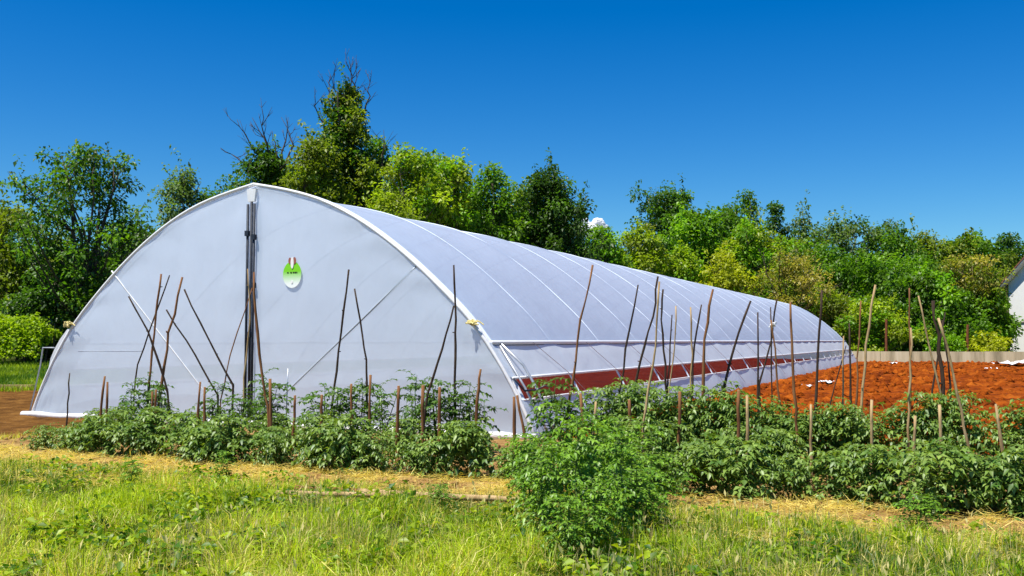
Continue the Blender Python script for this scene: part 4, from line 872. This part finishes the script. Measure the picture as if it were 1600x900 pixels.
X, Y, d, k1, k2, k3, k4 = X[keep], Y[keep], d[keep], k1[keep], k2[keep], k3[keep], k4[keep]; n = len(X)
yel = np.clip(0.50 + 1.2 * k1 + 1.0 * k3 + 0.8 * k4 + 0.30 * smooth(3.0, 4.3, d) - 0.25 * (smooth(1.3, 1.8, d) - smooth(2.6, 3.2, d)) + rng.normal(0, 0.22, n), 0, 1)[:, None]
cg = GREEN * (1 - yel) + LIME * yel
dryp = np.clip(0.06 + 0.40 * k2 + 0.3 * k4 + 0.50 * (1 - smooth(0.7, 1.7, d)) + 0.24 * smooth(2.8, 4.2, d), 0.02, 0.9); dr = (rng.random(n) < dryp)[:, None]
cg = np.where(dr, STRAW * rng.uniform(0.7, 1.25, (n, 1)), cg) * rng.uniform(0.65, 1.35, (n, 1))
Hh = rng.uniform(0.05, 0.19, n) * (0.6 + 1.1 * np.clip(k1 + 1.3 * k2 + 0.4, 0, 1.2)) * (0.45 + 0.55 * smooth(0.7, 2.0, d))
o = blades('meadow_grass', np.stack([X, Y, np.full(n, -0.02)], 1), Hh, rng.uniform(0.0018, 0.0045, n), cg, 0.85); tag(o, 'mown green and yellow grass in the foreground', 'grass', None, 'stuff')
# low broad-leaved herbs between the blades
n = 52000; Y = 4.6 + 7.5 * rng.random(n); X = rng.uniform(-1, 1, n) * Y * 0.6; d = dfront(X, Y); kp = (d > 1.05 + 0.4 * nz(X, Y, 1.3, 6.0)) & (nz(X, Y, 1.7, 21.0) + 0.5 * nz(X, Y, 5.0, 8.0) > 0.10); X, Y = X[kp], Y[kp]; n = len(X)
D = rand_dirs(n) * np.array([1, 1, 0.5]) + np.array([0, 0, 0.15]); D /= np.linalg.norm(D, axis=1, keepdims=True); Ls = rng.uniform(0.03, 0.095, n); kk = rng.random(n)[:, None]
V, F, K = leaf_cards(np.stack([X, Y, rng.uniform(0.02, 0.13, n)], 1), D, Ls, Ls * 0.3, (GREEN * (1 - kk) + LIME * kk * 0.8) * rng.uniform(0.7, 1.2, (n, 1)), 0.2); o = link('low_herbs', fast_mesh('low_herbs', V, F, K), M['grass']); tag(o, 'low broad leaved herbs mixed into the foreground grass', 'herbs', None, 'stuff')
# tall seed stalks
n = 6500; Y = rng.uniform(4.8, 8.8, n); X = rng.uniform(-1, 1, n) * Y * 0.58; d = dfront(X, Y); kp = (d > 1.3) & (nz(X, Y, 0.9, 2.0) + 0.35 * (X > 0.3) > 0.10); X, Y = X[kp], Y[kp]; n = len(X)
P = np.stack([X, Y, np.zeros(n)], 1); Hs = rng.uniform(0.14, 0.32, n); o = blades('seed_stalks', P, Hs, np.full(n, 0.0017), DRY * rng.uniform(0.7, 1.2, (n, 1)), 0.35); tag(o, 'dry seed stalks standing in the grass', 'grass', None, 'stuff')
# pale seed heads on top of some stalks
n2 = n // 5; Ph = P[:n2] + np.stack([rng.normal(0, 0.03, n2), rng.normal(0, 0.03, n2), Hs[:n2] * 0.85], 1); D = rand_dirs(n2) * 0.4 + np.array([0, 0, 1.0]); D /= np.linalg.norm(D, axis=1, keepdims=True); Ls = rng.uniform(0.035, 0.08, n2)
V, F, K = leaf_cards(Ph, D, Ls, Ls * 0.14, np.array((0.74, 0.64, 0.26)) * rng.uniform(0.8, 1.1, (n2, 1)), 0.1); o = link('seed_heads', fast_mesh('seed_heads', V, F, K), M['grass']); tag(o, 'pale oat like seed heads above the grass', 'grass', None, 'stuff')
# cut straw lying on the soil strip and in the grass
n = 85000; uu = rng.uniform(-5, 12, n); dd2 = 0.05 + 2.2 * rng.random(n) ** 1.1; X = ORG.x + G.x * uu + A.x * (V1 - dd2); Y = ORG.y + G.y * uu + A.y * (V1 - dd2); kp = (nz(X, Y, 1.6, 11.0) + 0.6 * nz(X, Y, 5.0, 4.0) + 0.3 * rng.normal(size=n)) > (-0.10 + 0.14 * (uu > 4.5)); X, Y = X[kp], Y[kp]; n = len(X)
P = np.stack([X, Y, rng.uniform(0.03, 0.075, n)], 1); D = rand_dirs(n) * np.array([1, 1, 0.22]); D /= np.linalg.norm(D, axis=1, keepdims=True); Ls = rng.uniform(0.05, 0.18, n)
V, F, K = leaf_cards(P, D, Ls, rng.uniform(0.002, 0.004, n), STRAW * np.array((1.05, 1.0, 0.9)) * rng.uniform(0.5, 1.35, (n, 1)), 0.0); o = link('cut_straw', fast_mesh('cut_straw', V, F, K), M['grass']); tag(o, 'dry cut straw strewn along the soil strip', 'straw', None, 'stuff')
# meadow bank on the left
n = 26000; Y = rng.uniform(27.5, 36.5, n); X = rng.uniform(-0.62, -0.40, n) * Y; Zt = np.array([ter(a, b) for a, b in zip(X, Y)]); yel = np.clip(0.5 + 0.7 * nz(X, Y, 0.6) + rng.normal(0, 0.2, n), 0, 1)[:, None]
o = blades('bank_grass', np.stack([X, Y, Zt - 0.04], 1), rng.uniform(0.12, 0.34, n), rng.uniform(0.006, 0.012, n), (GREEN * (1 - yel) + LIME * yel) * rng.uniform(0.8, 1.2, (n, 1)), 0.4); tag(o, 'tall green grass on the bank left of the tunnel', 'grass', None, 'stuff')
